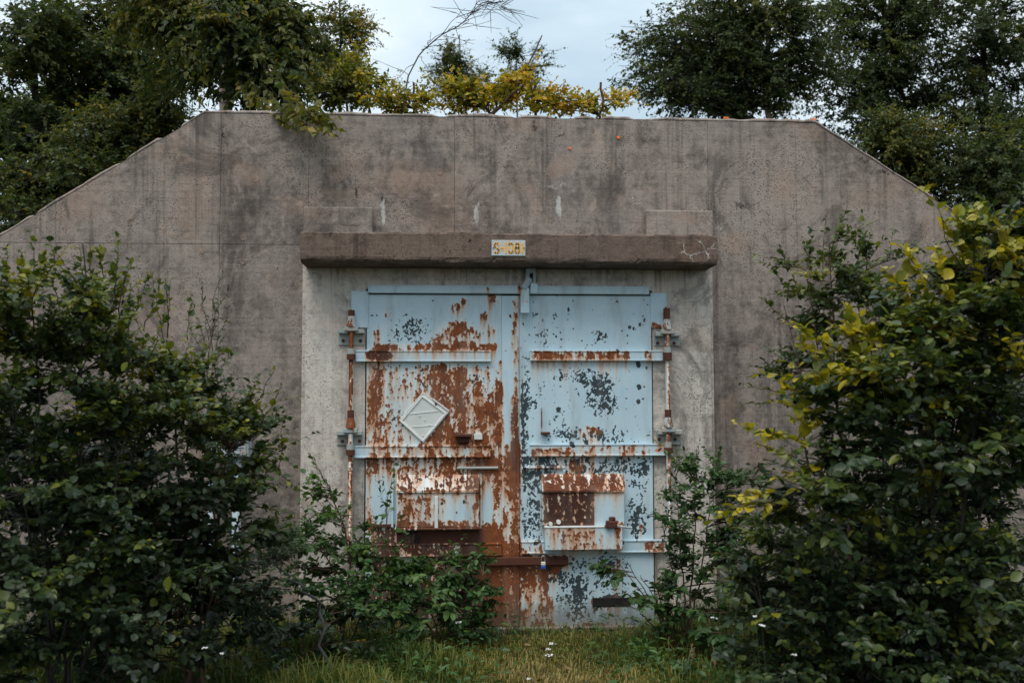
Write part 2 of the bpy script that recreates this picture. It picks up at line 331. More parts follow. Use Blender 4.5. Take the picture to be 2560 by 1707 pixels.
def weather():
    r_ = np.random.default_rng(42); sh = (len(WZ), len(WX)); X, Z = np.meshgrid(WX, WZ); R, C, D, O = paint_fields(X, Z)
    iso = fbm(r_, sh, (13, 10), 5, .75); iso2 = fbm(r_, sh, (5, 4), 3, .85); strk = fbm(r_, sh, (38, 5), 5, .72); big = fbm(r_, sh, (50, 45), 3, .6)
    nz_ = (iso-.5)*1.3+(strk-.5)*1.7+(iso2-.5)*1.7+(big-.5)*.6
    rust = sstep(.84*R+(.30+1.15*np.clip(R, 0, .75))*nz_, .36, .52)
    # isolated blisters
    for k_ in range(260):
        x, z = r_.uniform(-1.1, 1.1), r_.uniform(0, 2.75); q = float(np.interp(x, WX, np.arange(len(WX)))); w = len(WZ)-1-float(np.interp(z, WZ[::-1], np.arange(len(WZ))))
        if r_.uniform() > .04+.8*min(1, R[int(w), int(q)]*1.4): continue
        rad = int(r_.uniform(1.5, 5.5)); a0, b0_ = int(w), int(q); sl_ = (slice(max(0, a0-rad), a0+rad), slice(max(0, b0_-rad), b0_+rad))
        d = np.hypot((X[sl_]-x)/(rad*WSTEP), (Z[sl_]-z)/(rad*WSTEP)); rust[sl_] = np.maximum(rust[sl_], sstep(d+(iso2[sl_]-.5)*1.6, .9, .5))
    # run-off: rust carried down the sheet, each column with its own reach
    reach = .025+.45*fbm(r_, sh, (60, 4), 3, .7)**3.2; src = rust*(fbm(r_, sh, (30, 5), 3, .7) > .42)
    run = np.zeros(sh); b = np.zeros(sh[1])
    for k_ in range(sh[0]):
        b = np.maximum(b*np.exp(-WSTEP/reach[k_]), src[k_]); b = .86*b+.07*(np.roll(b, 1)+np.roll(b, -1)); run[k_] = b
    halo = rust.copy()
    for k_ in range(5): halo = .2*(halo+np.roll(halo, 1, 0)+np.roll(halo, -1, 0)+np.roll(halo, 1, 1)+np.roll(halo, -1, 1))
    run = np.clip(np.maximum(run, .8*halo), 0, 1)
    cn = (fbm(r_, sh, (6, 5), 4, .85)-.5)*1.9+(iso2-.5)*2.1+(strk-.5)*.7+(fbm(r_, sh, (40, 34), 3, .6)-.5)*1.0
    chip = sstep(.95*C+(.34+1.1*np.clip(C, 0, .7))*cn, .36, .50)
    lower = ((X > .1) & (Z < .75)).astype(float)
    for k_ in range(420):
        x, z = r_.uniform(-1.0, 1.08), r_.uniform(.05, 2.7)
        q = int(np.interp(x, WX, np.arange(len(WX)))); w = int(len(WZ)-1-np.interp(z, WZ[::-1], np.arange(len(WZ))))
        if r_.uniform() > (.75 if x > .1 and z > 1.2 else (.95 if x > .1 and z < .75 and .35 < x < .85 else .2)): continue
        rad = int(1+r_.uniform(.5, 1)**2*r_.choice([1, 2, 2, 3, 4, 5])); sl_ = (slice(max(0, w-rad-2), w+rad+2), slice(max(0, q-rad-2), q+rad+2))
        d = np.hypot((X[sl_]-x)/(rad*WSTEP), (Z[sl_]-z)/(rad*WSTEP*r_.uniform(.8, 1.5))); chip[sl_] = np.maximum(chip[sl_], sstep(d+(iso2[sl_]-.5)*1.5, 1.0, .7))
    return dict(rust=rust, chip=chip, deep=D, dab=O, run=run, near=np.clip(R, 0, 1))
WEAR = weather()
def add_fields(me, base=(0, 0, 0)):
    v = np.empty(len(me.vertices)*3, np.float32); me.vertices.foreach_get('co', v); v = v.reshape(-1, 3)+np.array(base)
    xi = np.clip((v[:, 0]-WX[0])/WSTEP, 0, len(WX)-1.01); zi = np.clip((WZ[0]-v[:, 2])/WSTEP, 0, len(WZ)-1.01); x0, z0 = xi.astype(int), zi.astype(int); fx, fz = xi-x0, zi-z0
    for nm, val in WEAR.items():
        f = (val[z0, x0]*(1-fx)+val[z0, x0+1]*fx)*(1-fz)+(val[z0+1, x0]*(1-fx)+val[z0+1, x0+1]*fx)*fz
        a = me.attributes.new(nm, 'FLOAT', 'POINT'); a.data.foreach_set('value', f.astype(np.float32))

def door_paint():
    g = G('rusted_blue_paint')
    fine = g.noise(g.sc(70), 1, 5, .65)
    mid = g.noise(g.sc(16), 1, 9, .68, .3)
    big = g.noise(g.sc(3.5, 3.5, 2.5), 1, 5, .6)
    spk = g.noise(g.sc(125, 125, 75, (1, 4, 2)), 1, 3, .65)
    stk = g.noise(g.sc(42, 42, 3.2), 1, 7, .66, .35)
    stk2 = g.noise(g.sc(17, 17, 1.1, (3, 0, 5)), 1, 5, .6)
    rust_a, chip_a, deep, dab, run, R = (g.n('ShaderNodeAttribute', attribute_name=k_).outputs['Fac'] for k_ in ('rust', 'chip', 'deep', 'dab', 'run', 'near'))
    det = g.mul(g.sub(g.acc([(mid, .5), (fine, .6), (spk, .6)]), .85), 1.7)
    rust = g.ss(g.add(rust_a, det), .34, .66)
    chip = g.ss(g.add(chip_a, det), .36, .62)
    halo = g.mul(run, g.ss(g.acc([(stk, .6), (fine, .5)]), .32, .66, .25, 1.0))
    # ---- colours
    base = g.mix(big, (.40, .585, .70), (.61, .755, .825))
    base = g.mix(g.ss(mid, .35, .75, 0, .35), base, (.70, .76, .76))
    base = g.mix(g.ss(stk2, .55, .8, 0, .25), base, (.62, .60, .54))
    base = g.mix(g.ss(R, .12, .5, 0, .55), base, (.74, .74, .71))
    base = g.mix(g.ss(halo, .03, .42, 0, .62), base, (.68, .50, .36))
    base = g.mix(g.ss(halo, .26, .80, 0, .85), base, (.46, .175, .055))
    dk = g.mix(g.acc([(mid, .5), (fine, .5)]), (.010, .016, .021), (.058, .088, .102))
    dk = g.mix(g.ss(R, .35, .7), dk, (.045, .022, .018))
    col = g.mix(chip, base, dk)
    rc = g.mix(g.ss(g.acc([(mid, .6), (fine, .5), (stk2, .4), (spk, .3)]), .68, 1.12), (.085, .025, .013), (.30, .085, .022))
    rc = g.mix(deep, rc, (.042, .016, .013))
    rc = g.mix(g.mul(g.ss(fine, .58, .7), .5), rc, (.36, .13, .04))
    # rust takes over, with a dark-primer rim in places
    col = g.mix(rust, col, rc)
    # orange paint dabs
    col = g.mix(g.mul(g.ss(g.add(dab, g.mul(g.sub(fine, .5), 1.2)), .4, .6), .85), col, (.85, .14, .05))
    zz = g.n('ShaderNodeSeparateXYZ', (g.pos,)).outputs[2]
    dirt = g.ss(g.add(g.ss(zz, .42, -.05), g.mul(g.sub(g.acc([(mid, .6), (stk2, .7)]), .65), 1.4)), .25, .9, 0, .7)
    col = g.mix(dirt, col, (.10, .075, .05))
    gr = g.ss(g.noise(g.sc(8, 8, 1.3, (5, 2, 9)), 1, 6, .65), .45, .75, 0, .38)
    col = g.mix(gr, col, (.24, .22, .19))
    h = g.acc([(rust, -.5), (g.mul(rust, fine), 1.0), (chip, -.5), (mid, .12)])
    rough = g.mix(g.m('MAXIMUM', rust, g.mul(chip, .6)), (.42, .42, .42), (.9, .9, .9))
    return g.fin(col, rough, h, .5, .004, .4)

def rusty(name, paint=(.45, .58, .63), amount=.5, dark=False):
    g = G(name)
    a = g.noise(g.sc(24, 24, 9), 1, 8, .68, .4); f = g.noise(g.sc(90), 1, 4, .6); b = g.noise(g.sc(5, 5, 3, (3, 1, 2)), 1, 4, .5)
    r = g.ss(g.acc([(a, 1), (b, .7), (f, .25)]), 1.22-amount*.5, 1.29-amount*.5)
    col = g.mix(g.ss(a, .4, .62, 0, .5), paint, (.52, .36, .25))
    rc = g.mix(g.acc([(f, .6), (b, .5)]), (.06, .02, .014) if dark else (.10, .028, .015), (.12, .04, .022) if dark else (.28, .085, .025))
    col = g.mix(r, col, rc)
    return g.fin(col, .75, g.acc([(f, .6), (r, -.5)]), .5, .004, .35)

def plain(name, c, rough=.6, var=.25, scale=20, spec=.4, metal=0.0):
    g = G(name)
    n = g.noise(g.sc(scale), 1, 5, .6)
    return g.fin(g.mix(g.ss(n, .3, .7), tuple(k*(1-var) for k in c), tuple(min(1, k*(1+var)) for k in c)), rough, n, .15, .003, spec, metal)

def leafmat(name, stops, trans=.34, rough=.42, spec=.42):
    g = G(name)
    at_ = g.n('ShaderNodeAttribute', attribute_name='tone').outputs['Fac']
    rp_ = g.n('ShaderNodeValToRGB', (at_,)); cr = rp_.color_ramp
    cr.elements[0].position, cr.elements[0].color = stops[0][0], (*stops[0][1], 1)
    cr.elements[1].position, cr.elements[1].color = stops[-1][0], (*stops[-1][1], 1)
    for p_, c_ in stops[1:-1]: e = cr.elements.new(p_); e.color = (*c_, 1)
    nz_ = g.noise(g.sc(38), 1, 3, .6)
    c = g.mix(g.ss(nz_, .35, .7, 0, .28), rp_.outputs[0], (.10, .085, .02))
    p = g.n('ShaderNodeBsdfPrincipled')
    g.t.links.new(c, p.inputs['Base Color']); p.inputs['Roughness'].default_value = rough; p.inputs['Specular IOR Level'].default_value = spec
    t = g.n('ShaderNodeBsdfTranslucent'); tcx = g.mix(1.0, c, (1.0, 1.0, .45), 'MULTIPLY'); g.t.links.new(tcx, t.inputs[0])
    ms = g.n('ShaderNodeMixShader', (trans, p.outputs[0], t.outputs[0])); g.t.links.new(ms.outputs[0], g.out.inputs[0])
    return g.mat

M = {}
WALL_WHITE = [(1283, 480, 12, 40, .8), (879, 490, 11, 50, .5), (1094, 495, 11, 50, .5), (879, 485, 9, 42, 1), (1094, 488, 9, 42, 1), (1283, 466, 10, 34, 1.3), (1268, 428, 26, 7, .9), (1293, 425, 12, 12, .9), (1006, 450, 40, 4, .8), (1680, 512, 46, 7, .75), (1655, 522, 16, 16, .7), (846, 452, 6, 12, .8),
              (604, 985, 7, 60, .8), (1455, 456, 8, 4, .8), (1740, 470, 40, 6, .5)]
WALL_DARK = [(1225, 290, 26, 14, .9), (1290, 305, 30, 9, .9), (880, 455, 8, 8, 1), (1094, 452, 7, 7, 1), (1720, 470, 60, 14, .55), (1980, 365, 30, 22, .9), (2030, 400, 44, 14, 1), (1880, 285, 26, 10, .7), (1445, 395, 14, 7, .8), (825, 445, 6, 10, .8),
             (515, 330, 6, 90, .6), (640, 560, 40, 4, .9), (720, 262, 60, 12, .8), (850, 268, 40, 10, .5), (1500, 520, 16, 10, .5), (620, 735, 7, 9, 1.0), (315, 580, 8, 6, 1), (1640, 480, 6, 200, .3), (690, 545, 10, 60, .6), (1050, 470, 8, 100, .35), (1240, 440, 6, 60, .5)]
WALL_TAN = [(1290, 380, 60, 40, .9), (1200, 420, 50, 60, .5), (920, 410, 60, 60, .6), (1560, 510, 70, 24, .7), (1690, 560, 60, 60, .5), (470, 410, 24, 20, .6), (430, 540, 16, 14, .8), (370, 520, 14, 12, .8), (560, 400, 14, 14, .6), (1800, 430, 60, 80, .5)]
M['wall'] = concrete('weathered_concrete', (.094, .078, .068), (.340, .282, .246), .8, WALL_WHITE, WALL_DARK, WALL_TAN)
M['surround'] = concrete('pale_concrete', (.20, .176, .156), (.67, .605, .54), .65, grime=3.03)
M['patch'] = concrete('mortar_patch', (.15, .115, .095), (.36, .285, .235), .3)
M['lintel'] = concrete('brown_concrete', (.050, .036, .030), (.185, .132, .106), .9, (), [(1610, 560, 50, 40, .6), (1340, 545, 16, 30, .6), (1430, 560, 30, 30, .4), (765, 560, 14, 10, .9), (1075, 573, 12, 9, 1.1), (1500, 535, 90, 10, .4)], (), (1600, 575, 60, 34))
M['paint'] = door_paint()
M['rod'] = rusty('rusty_rod_paint', (.42, .50, .52), .55)
M['rust_dark'] = rusty('dark_rust', (.05, .025, .02), .9, True)
M['bracket'] = rusty('bracket_paint', (.33, .40, .41), .22)
M['bluebox'] = rusty('pale_blue_paint', (.40, .56, .66), .12)
M['white_plate'] = plain('white_plate', (.70, .72, .70), .4, .06, 12)
M['placard'] = plain('placard_plastic', (.66, .68, .66), .3, .05, 9, .5)
M['frame_white'] = plain('placard_frame', (.80, .81, .78), .35, .05, 15, .5)
M['sign'] = rusty('sign_paint', (.46, .56, .60), .04)
M['letters'] = plain('orange_lettering', (.88, .42, .02), .6, .12, 40)
M['orange'] = plain('orange_chip', (.85, .17, .02), .5, .2, 60)
M['red'] = plain('red_tag', (.6, .05, .04), .5, .2, 60)
M['steel'] = plain('steel', (.5, .5, .5), .35, .1, 40, .5, .8)
M['lockblue'] = plain('lock_blue', (.02, .10, .42), .35, .1, 40)
M['lockbrass'] = plain('lock_pale', (.72, .68, .60), .4, .1, 40)
M['recess_rust'] = rusty('recess_shade_rust', (.016, .010, .009), .75, True)
M['lockbar'] = rusty('lock_bar_rust', (.03, .016, .013), .85, True)
M['hole'] = plain('near_black', (.012, .011, .010), .9, .3, 20)  # even near-black colour for the sheet behind the doors and one plate
M['bark'] = plain('shrub_bark', (.030, .024, .020), .85, .4, 30)
M['redtwig'] = plain('reddish_twig', (.085, .045, .032), .8, .35, 30)
M['dead'] = plain('grey_dead_wood', (.075, .068, .072), .85, .3, 30)
def birch():
    g = G('birch_bark')
    a = g.noise(g.sc(9, 9, 40), 1, 4, .6); b = g.noise(g.sc(5, 5, 4, (3, 3, 3)), 1, 5, .6, .6)
    c = g.mix(b, (.36, .26, .20), (.58, .50, .44))
    c = g.mix(g.ss(a, .60, .67), c, (.05, .04, .035)); c = g.mix(g.ss(b, .60, .68), c, (.06, .045, .04))
    return g.fin(c, .75, a, .3, .006)
M['birch'] = birch()
GREEN = [(0, (.015, .036, .020)), (.3, (.032, .066, .026)), (.55, (.090, .130, .024)), (.78, (.25, .25, .02)), (1, (.55, .43, .02))]
M['leaf'] = leafmat('bush_leaf', GREEN, .36, .36, .45)
M['leaf_tree'] = leafmat('tree_leaf', [(0, (.022, .044, .020)), (.4, (.052, .086, .026)), (.7, (.135, .140, .024)), (1, (.32, .22, .02))], .45, .5, .28)
M['leaf_yellow'] = leafmat('yellow_leaf', [(0, (.09, .12, .02)), (.4, (.28, .26, .02)), (.7, (.62, .42, .02)), (1, (.62, .27, .03))], .4, .5, .35)
M['leaf_willow'] = leafmat('willow_leaf', [(0, (.035, .070, .050)), (.5, (.080, .115, .065)), (1, (.24, .26, .12))], .25, .5, .4)
M['leaf_fresh'] = leafmat('fresh_leaf', [(0, (.020, .060, .026)), (.5, (.052, .132, .036)), (1, (.15, .25, .04))], .34, .45, .4)
M['grass'] = leafmat('grass_blade', [(0, (.026, .058, .018)), (.35, (.075, .130, .026)), (.7, (.20, .205, .036)), (1, (.42, .32, .13))], .35, .6, .25)
M['litter'] = leafmat('dead_leaf', [(0, (.05, .03, .02)), (.5, (.14, .085, .045)), (1, (.30, .20, .10))], .2, .7, .2)
M['straw'] = plain('dry_seed_straw', (.27, .19, .11), .8, .3, 60)
M['petal'] = plain('white_petal', (.78, .78, .76), .6, .05, 60)
M['yellowpetal'] = plain('yellow_petal', (.85, .48, .01), .6, .08, 60)
M['stalk'] = plain('green_stalk', (.035, .06, .018), .7, .25, 60)

# ------------------------------------------------------------------ numpy mesh tools
def np_mesh(name, V, F, tone=None):
    me = bpy.data.meshes.new(name)
    V = np.asarray(V, np.float32); F = np.asarray(F, np.int32); k = F.shape[1]
    me.vertices.add(len(V)); me.vertices.foreach_set('co', V.ravel())
    me.loops.add(F.size); me.loops.foreach_set('vertex_index', F.ravel())
    me.polygons.add(len(F)); me.polygons.foreach_set('loop_start', np.arange(0, F.size, k, dtype=np.int32))
    me.update(calc_edges=True)
    if tone is not None:
        a = me.attributes.new('tone', 'FLOAT', 'POINT'); a.data.foreach_set('value', np.asarray(tone, np.float32))
    return me
def norm(v): return v/np.maximum(np.linalg.norm(v, axis=-1, keepdims=True), 1e-9)

def tmpl(rows, cup=.16, bend=-.10):
    """leaf outline: rows of (u, half width); returns verts (u,v,w) and triangles"""
    V = [(0, 0, 0)]; F = []
    for u, h in rows: V += [(u, -h, cup*h*1.6+bend*u*u), (u, 0, bend*u*u), (u, h, cup*h*1.6+bend*u*u)]
    V.append((1, 0, bend)); n = len(rows); t = len(V)-1
    F += [(0, 2, 1), (0, 3, 2)]
    for i in range(n-1):
        a, b = 1+3*i, 4+3*i
        F += [(a, a+1, b+1), (a, b+1, b), (a+1, a+2, b+2), (a+1, b+2, b+1)]
    a = 1+3*(n-1); F += [(a, a+1, t), (a+1, a+2, t)]
    return np.array(V, float), np.array(F)
T_HI = tmpl([(.10, .16), (.28, .34), (.5, .40), (.72, .32), (.9, .14)])
T_MID = tmpl([(.28, .36), (.68, .32)])
T_NARROW = tmpl([(.3, .30), (.68, .26)], .2, -.18)
T_LO = (np.array([(0, 0, 0), (.45, -.40, .10), (1, 0, -.06), (.45, .40, .10)], float), np.array([(0, 3, 2), (0, 2, 1)]))
T_BIRCH = (np.array([(0, 0, 0), (.3, -.42, .06), (.62, -.26, .03), (1, 0, -.1), (.62, .26, .03), (.3, .42, .06)], float), np.array([(0, 5, 4), (0, 4, 3), (0, 3, 2), (0, 2, 1)]))

def leaf_arrays(L, T):
    P, D, N, S, W, tone = L
    D = norm(D); Sd = norm(np.cross(D, N)); N2 = np.cross(Sd, D)
    V, F = T; n = len(P); k = len(V)
    co_ = P[:, None]+S[:, None, None]*(V[None, :, 0:1]*D[:, None]+V[None, :, 1:2]*W[:, None, None]*Sd[:, None]+V[None, :, 2:3]*N2[:, None])
    F2 = F[None]+(np.arange(n)*k)[:, None, None]
    return co_.reshape(-1, 3), F2.reshape(-1, 3), np.repeat(tone, k)

def tubes(P, R, sides=3):
    """P (T,n,3) polylines, R (T,n) radii -> verts, quads"""
    T, n, _ = P.shape
    tg = norm(np.gradient(P, axis=1)); ref = np.array([.13, .31, .94]); a = norm(np.cross(tg, ref)); b = np.cross(tg, a)
    ang = np.arange(sides)*2*np.pi/sides
    ring = P[:, :, None]+R[:, :, None, None]*(np.cos(ang)[None, None, :, None]*a[:, :, None]+np.sin(ang)[None, None, :, None]*b[:, :, None])
    V = ring.reshape(-1, 3)
    idx = np.arange(T*n*sides).reshape(T, n, sides); nx = np.roll(idx, -1, axis=2)
    F = np.stack([idx[:, :-1], nx[:, :-1], nx[:, 1:], idx[:, 1:]], -1).reshape(-1, 4)
    return V, F

class Plant:
    def __init__(s, seed): s.r = np.random.default_rng(seed); s.tv, s.tf, s.nv = [], [], 0; s.sv, s.sf, s.ns = [], [], 0; s.L = []; s.anch = []
    def tube(s, P, R, sides=3):
        V, F = tubes(np.asarray(P, float), np.asarray(R, float), sides); s.tv.append(V); s.tf.append(F+s.nv); s.nv += len(V)
    def stem(s, pts, r0, r1, sides=6, n=14, wob=.02):
        pts = np.asarray(pts, float); t = np.linspace(0, len(pts)-1, n)
        # catmull-rom through the control points
        q = np.vstack([2*pts[0]-pts[1], pts, 2*pts[-1]-pts[-2]]); out = []
        for u in t:
            i = min(int(u), len(pts)-2); f = u-i; p0, p1, p2, p3 = q[i:i+4]
            out.append(.5*((2*p1)+(-p0+p2)*f+(2*p0-5*p1+4*p2-p3)*f*f+(-p0+3*p1-3*p2+p3)*f**3))
        out = np.array(out); out[1:-1] += s.r.normal(0, wob, (n-2, 3))*np.array([1, 1, .3])
        R = np.linspace(r0, r1, n); V, F = tubes(out[None], R[None], sides); s.sv.append(V); s.sf.append(F+s.ns); s.ns += len(V); s.anch += [(p, r) for p, r in zip(out, R)]
        return out
    def twigs(s, start, dirn, length, nleaf, leaf, width, tone, droop=.15, leafdroop=.1, r=.0022, jit=.35, out=None, updir=.9, npt=5, s0=.12, wob=0):
        """vectorised twigs with alternate leaves"""
        rg = s.r; T = len(start); dirn = norm(dirn)
        u = np.linspace(0, 1, npt)[None, :, None]
        P = start[:, None]+dirn[:, None]*length[:, None, None]*u - np.array([0, 0, 1])*droop*(length[:, None, None]*u)**2/np.maximum(length[:, None, None], .05)
        if wob: P[:, 1:] += rg.normal(0, wob, (T, npt-1, 3))*length[:, None, None]
        s.tube(P, r*(1-.7*u[..., 0])*np.ones((T, 1)), 3)
        w = s0+(1-s0)*(np.arange(nleaf)+rg.uniform(.2, .8, (T, nleaf)))/nleaf; w = np.minimum(w, .999)
        x = w*(npt-1); i = np.minimum(x.astype(int), npt-2); f = (x-i)[..., None]; ar = np.arange(T)[:, None]
        pos = P[ar, i]*(1-f)+P[ar, i+1]*f; tg = norm(P[ar, i+1]-P[ar, i])
        side = norm(np.cross(tg, np.array([0, 0, 1.0]))+rg.normal(0, .25, tg.shape))
        sg = np.where(np.arange(nleaf) % 2 == 0, 1, -1)[None, :, None]*np.ones((T, 1, 1))
        D = tg*.55+side*sg*.8+rg.normal(0, jit, tg.shape)+np.array([0, 0, -leafdroop])
        N = np.array([0, 0, updir])+rg.normal(0, .45, tg.shape)
        if out is not None: N = N+out[:, None]*.5
        S = leaf*rg.uniform(.45, 1.25, (T, nleaf))*(1-.45*w**3)
        W = width*rg.uniform(.62, 1.15, (T, nleaf))
        tn = np.clip(tone[:, None]+rg.normal(0, .13, (T, nleaf)), 0, 1)
        s.L.append((pos.reshape(-1, 3), D.reshape(-1, 3), N.reshape(-1, 3), S.ravel(), W.ravel(), tn.ravel()))
    def fill(s, ells, ntw, tlen, nleaf, leaf, width=1.0, tone=.3, tvar=.12, ztone=.15, droop=.15, leafdroop=.1, upb=.25, r=.0022, limb_r=.006, spread=.35, updir=.9, shell=2.0, wind=None, jit=.35, fan=0.0):
        """clusters of leafy twigs inside ellipsoids, each on a limb from the nearest stem"""
        rg = s.r; A = np.array([a for a, _ in s.anch]); AR = np.array([q for _, q in s.anch])
        st, dr, ln, tn, ou = [], [], [], [], []; LP, LR = [], []
        zs = [c[2] for c, _, _ in ells]; zmin, zmax = min(c[2]-q[2] for c, q, _ in ells), max(c[2]+q[2] for c, q, _ in ells)
        for c, q, n in ells:
            c = np.asarray(c); q = np.asarray(q)
            for _ in range(n):
                v = norm(rg.normal(0, 1, 3)); v = v*rg.uniform(0, 1)**(1/shell)
                p = c+q*v
                d = np.linalg.norm(A-p, axis=1)+1.3*np.maximum(0, A[:, 2]-p[2]+.15*np.linalg.norm(A-p, axis=1))
                j = int(np.argmin(d)); a = A[j]; le = np.linalg.norm(p-a)
                md = (a+p)/2+np.array([0, 0, 1])*le*.10+rg.normal(0, .06, 3)*le
                u = np.linspace(0, 1, 7)[:, None]; path = a*(1-u)**2+2*md*u*(1-u)+p*u*u
                r0 = min(limb_r*(.6+.5*le), AR[j]*.9 if AR[j] > .003 else limb_r); LP.append(path); LR.append(np.linspace(r0, r*1.1, 7))
                o = norm(v*np.array([1, 1, .8])+np.array([0, 0, upb]))
                k = ntw
                t = rg.uniform(.35, 1, k); x = t*6; i = np.minimum(x.astype(int), 5); f = (x-i)[:, None]
                st.append(path[i]*(1-f)+path[i+1]*f)
                tg = norm(path[i+1]-path[i])
                dd = rg.normal(0, 1, (k, 3))*.75+tg*.55+o*.55+np.array([0, 0, upb])
                if fan:
                    hd = norm(tg*np.array([1, 1, .35])+o*.6+np.array([0, 0, .12])); sv_ = norm(np.cross(hd, np.array([0, 0, 1.0])))
                    sg_ = np.where(np.arange(k) % 2 == 0, 1, -1)[:, None]*rg.uniform(.1, 1, (k, 1))
                    dd = dd*(1-fan)+fan*(hd+sv_*sg_*.95+rg.normal(0, .18, (k, 3))+np.array([0, 0, upb*.5]))*1.1
                if wind is not None: dd = dd+np.asarray(wind)
                dr.append(dd); ln.append(tlen*rg.uniform(.4, 1.0, k)*(1+.9*(rg.uniform(0, 1, k) > .82)))
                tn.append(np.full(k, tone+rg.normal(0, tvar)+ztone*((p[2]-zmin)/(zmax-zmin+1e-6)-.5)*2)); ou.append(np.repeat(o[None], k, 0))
        s.tube(np.array(LP), np.array(LR), 4)
        s.twigs(np.vstack(st), np.vstack(dr), np.concatenate(ln), nleaf, leaf, width, np.concatenate(tn), droop, leafdroop, r, jit, np.vstack(ou), updir)
    def shoots(s, lst, leaf, width, tone, nleaf, r=.004, leafdroop=.05, droop=.03, updir=.9, jit=.3, wob=.02):
        """single long leafy shoots, (base, tip) pairs"""
        B = np.array([b for b, _ in lst]); Tp = np.array([t for _, t in lst]); d = Tp-B; le = np.linalg.norm(d, axis=1)
        s.twigs(B, d+np.array([0, 0, droop])*le[:, None], le, nleaf, leaf, width, np.full(len(lst), tone), droop, leafdroop, r, jit, None, updir, 8, .15, wob)
    def build(s, name, label, cat, base, wood, leafm, T=T_MID, group=None, nparts=0, leafpart='leaf', woodname='branches', crown='foliage', stemwood=None):
        root = empty(name, base, label, cat, group)
        for nm, tv, tf, mt in ((('trunk' if woodname == 'trunk' else 'stems'), s.sv, s.sf, stemwood or wood), ('branches', s.tv, s.tf, wood)):
            if not tv: continue
            me = np_mesh(nm, np.vstack(tv), np.vstack(tf)); me.polygons.foreach_set('use_smooth', np.ones(len(me.polygons), bool))
            link(nm, me, mt, root)
        L = [np.concatenate([l[i] for l in s.L]) for i in range(6)]
        keep = np.ones(len(L[0]), bool)
        if nparts:
            c = L[0]+norm(L[1])*L[3][:, None]*.5; rel = c-CAMP; dep = rel@fw; X = (rel@rt)/dep*FPX; Y = (rel@up)/dep*FPX
            ok = (dep > .5) & (abs(X) < 1190) & (abs(Y) < 800)
            cell = (np.floor(X/22)*4096+np.floor(Y/22)).astype(int)
            o = np.lexsort((dep, cell)); o = o[ok[o]]; _, first = np.unique(cell[o], return_index=True); front = o[first]
            nn = norm(L[2]); face = np.abs((norm(rel)[front]*nn[front]).sum(1))
            size = L[3][front]*L[4][front]**.5/dep[front]*(.35+face)
            pick = front[np.argsort(-size)[:nparts]]
            keep[pick] = False
            tl = {}
            for i in pick:
                q = int(np.clip(round(L[5][i]*9), 0, 9))
                if q not in tl:
                    Th = T_HI if T is not T_BIRCH else T_BIRCH
                    if T is T_NARROW: Th = tmpl([(.12, .14), (.35, .29), (.65, .27), (.88, .12)], .2, -.18)
                    m_ = np_mesh('leaf', Th[0], Th[1], np.full(len(Th[0]), q/9)); m_.materials.append(leafm); tl[q] = m_
                d = norm(L[1][i]); sd_ = norm(np.cross(d, L[2][i])); n2 = np.cross(sd_, d); S_ = L[3][i]; W_ = S_*L[4][i]
                o_ = bpy.data.objects.new(leafpart, tl[q]); COL.objects.link(o_); o_.parent = root
                pl = L[0][i]-np.asarray(base)
                o_.matrix_local = Matrix(((d[0]*S_, sd_[0]*W_, n2[0]*S_, pl[0]), (d[1]*S_, sd_[1]*W_, n2[1]*S_, pl[1]), (d[2]*S_, sd_[2]*W_, n2[2]*S_, pl[2]), (0, 0, 0, 1)))
        L = [l[keep] for l in L]
        if len(L[0]):
            V, F, tn = leaf_arrays(L, T)
            o_ = link(crown, np_mesh(crown, V, F, tn), leafm, root); o_['kind'] = 'stuff'
        return root

def E(px, py, y, rpx, rpy, ry, n): return (at(px, py, y), (rpx*mpp(y), ry, rpy*mpp(y)), n)

# ------------------------------------------------------------------ ground and mound
rng = np.random.default_rng(5)
def wavy(x, y): return .012*np.sin(x*1.7+.6)*np.cos(y*1.3)+.01*np.sin(x*4.1+y*3.3)
def ground_mat():
    g = G('grassy_soil')
    a = g.noise(g.sc(1.6), 1, 6, .6); b = g.noise(g.sc(22), 1, 6, .7); c = g.noise(g.sc(90), 1, 3, .6)
    col = g.mix(g.ss(g.acc([(a, .7), (b, .5)]), .45, .8), (.028, .034, .014), (.085, .070, .040))
    col = g.mix(g.ss(c, .55, .75, 0, .5), col, (.15, .11, .06))
    return g.fin(col, .95, g.acc([(b, 1), (c, .4)]), .8, .03, .1)
M['ground'] = ground_mat()
def grid(name, xs, ys, zf, mat, kind='structure'):
    X, Y = np.meshgrid(xs, ys); Z = zf(X, Y); V = np.stack([X, Y, Z], -1).reshape(-1, 3); nx = len(xs)
    i = np.arange(len(ys)-1)[:, None]*nx+np.arange(nx-1)[None]; F = np.stack([i, i+1, i+1+nx, i+nx], -1).reshape(-1, 4)
    me = np_mesh(name, V, F)
    for p in me.polygons: p.use_smooth = True
    o = link(name, me, mat); tag(o, kind=kind); return o
def span(*segs): return np.unique(np.concatenate([np.linspace(*s_) for s_ in segs]))
grid('ground', span((-300, -12, 12), (-12, 12, 97), (12, 300, 12)), span((-200, -12, 10), (-12, .6, 60), (.6, 300, 12)),
     lambda x, y: np.where((abs(x) < 14) & (y < 1) & (y > -14), wavy(x, y), 0)-.03, M['ground'])

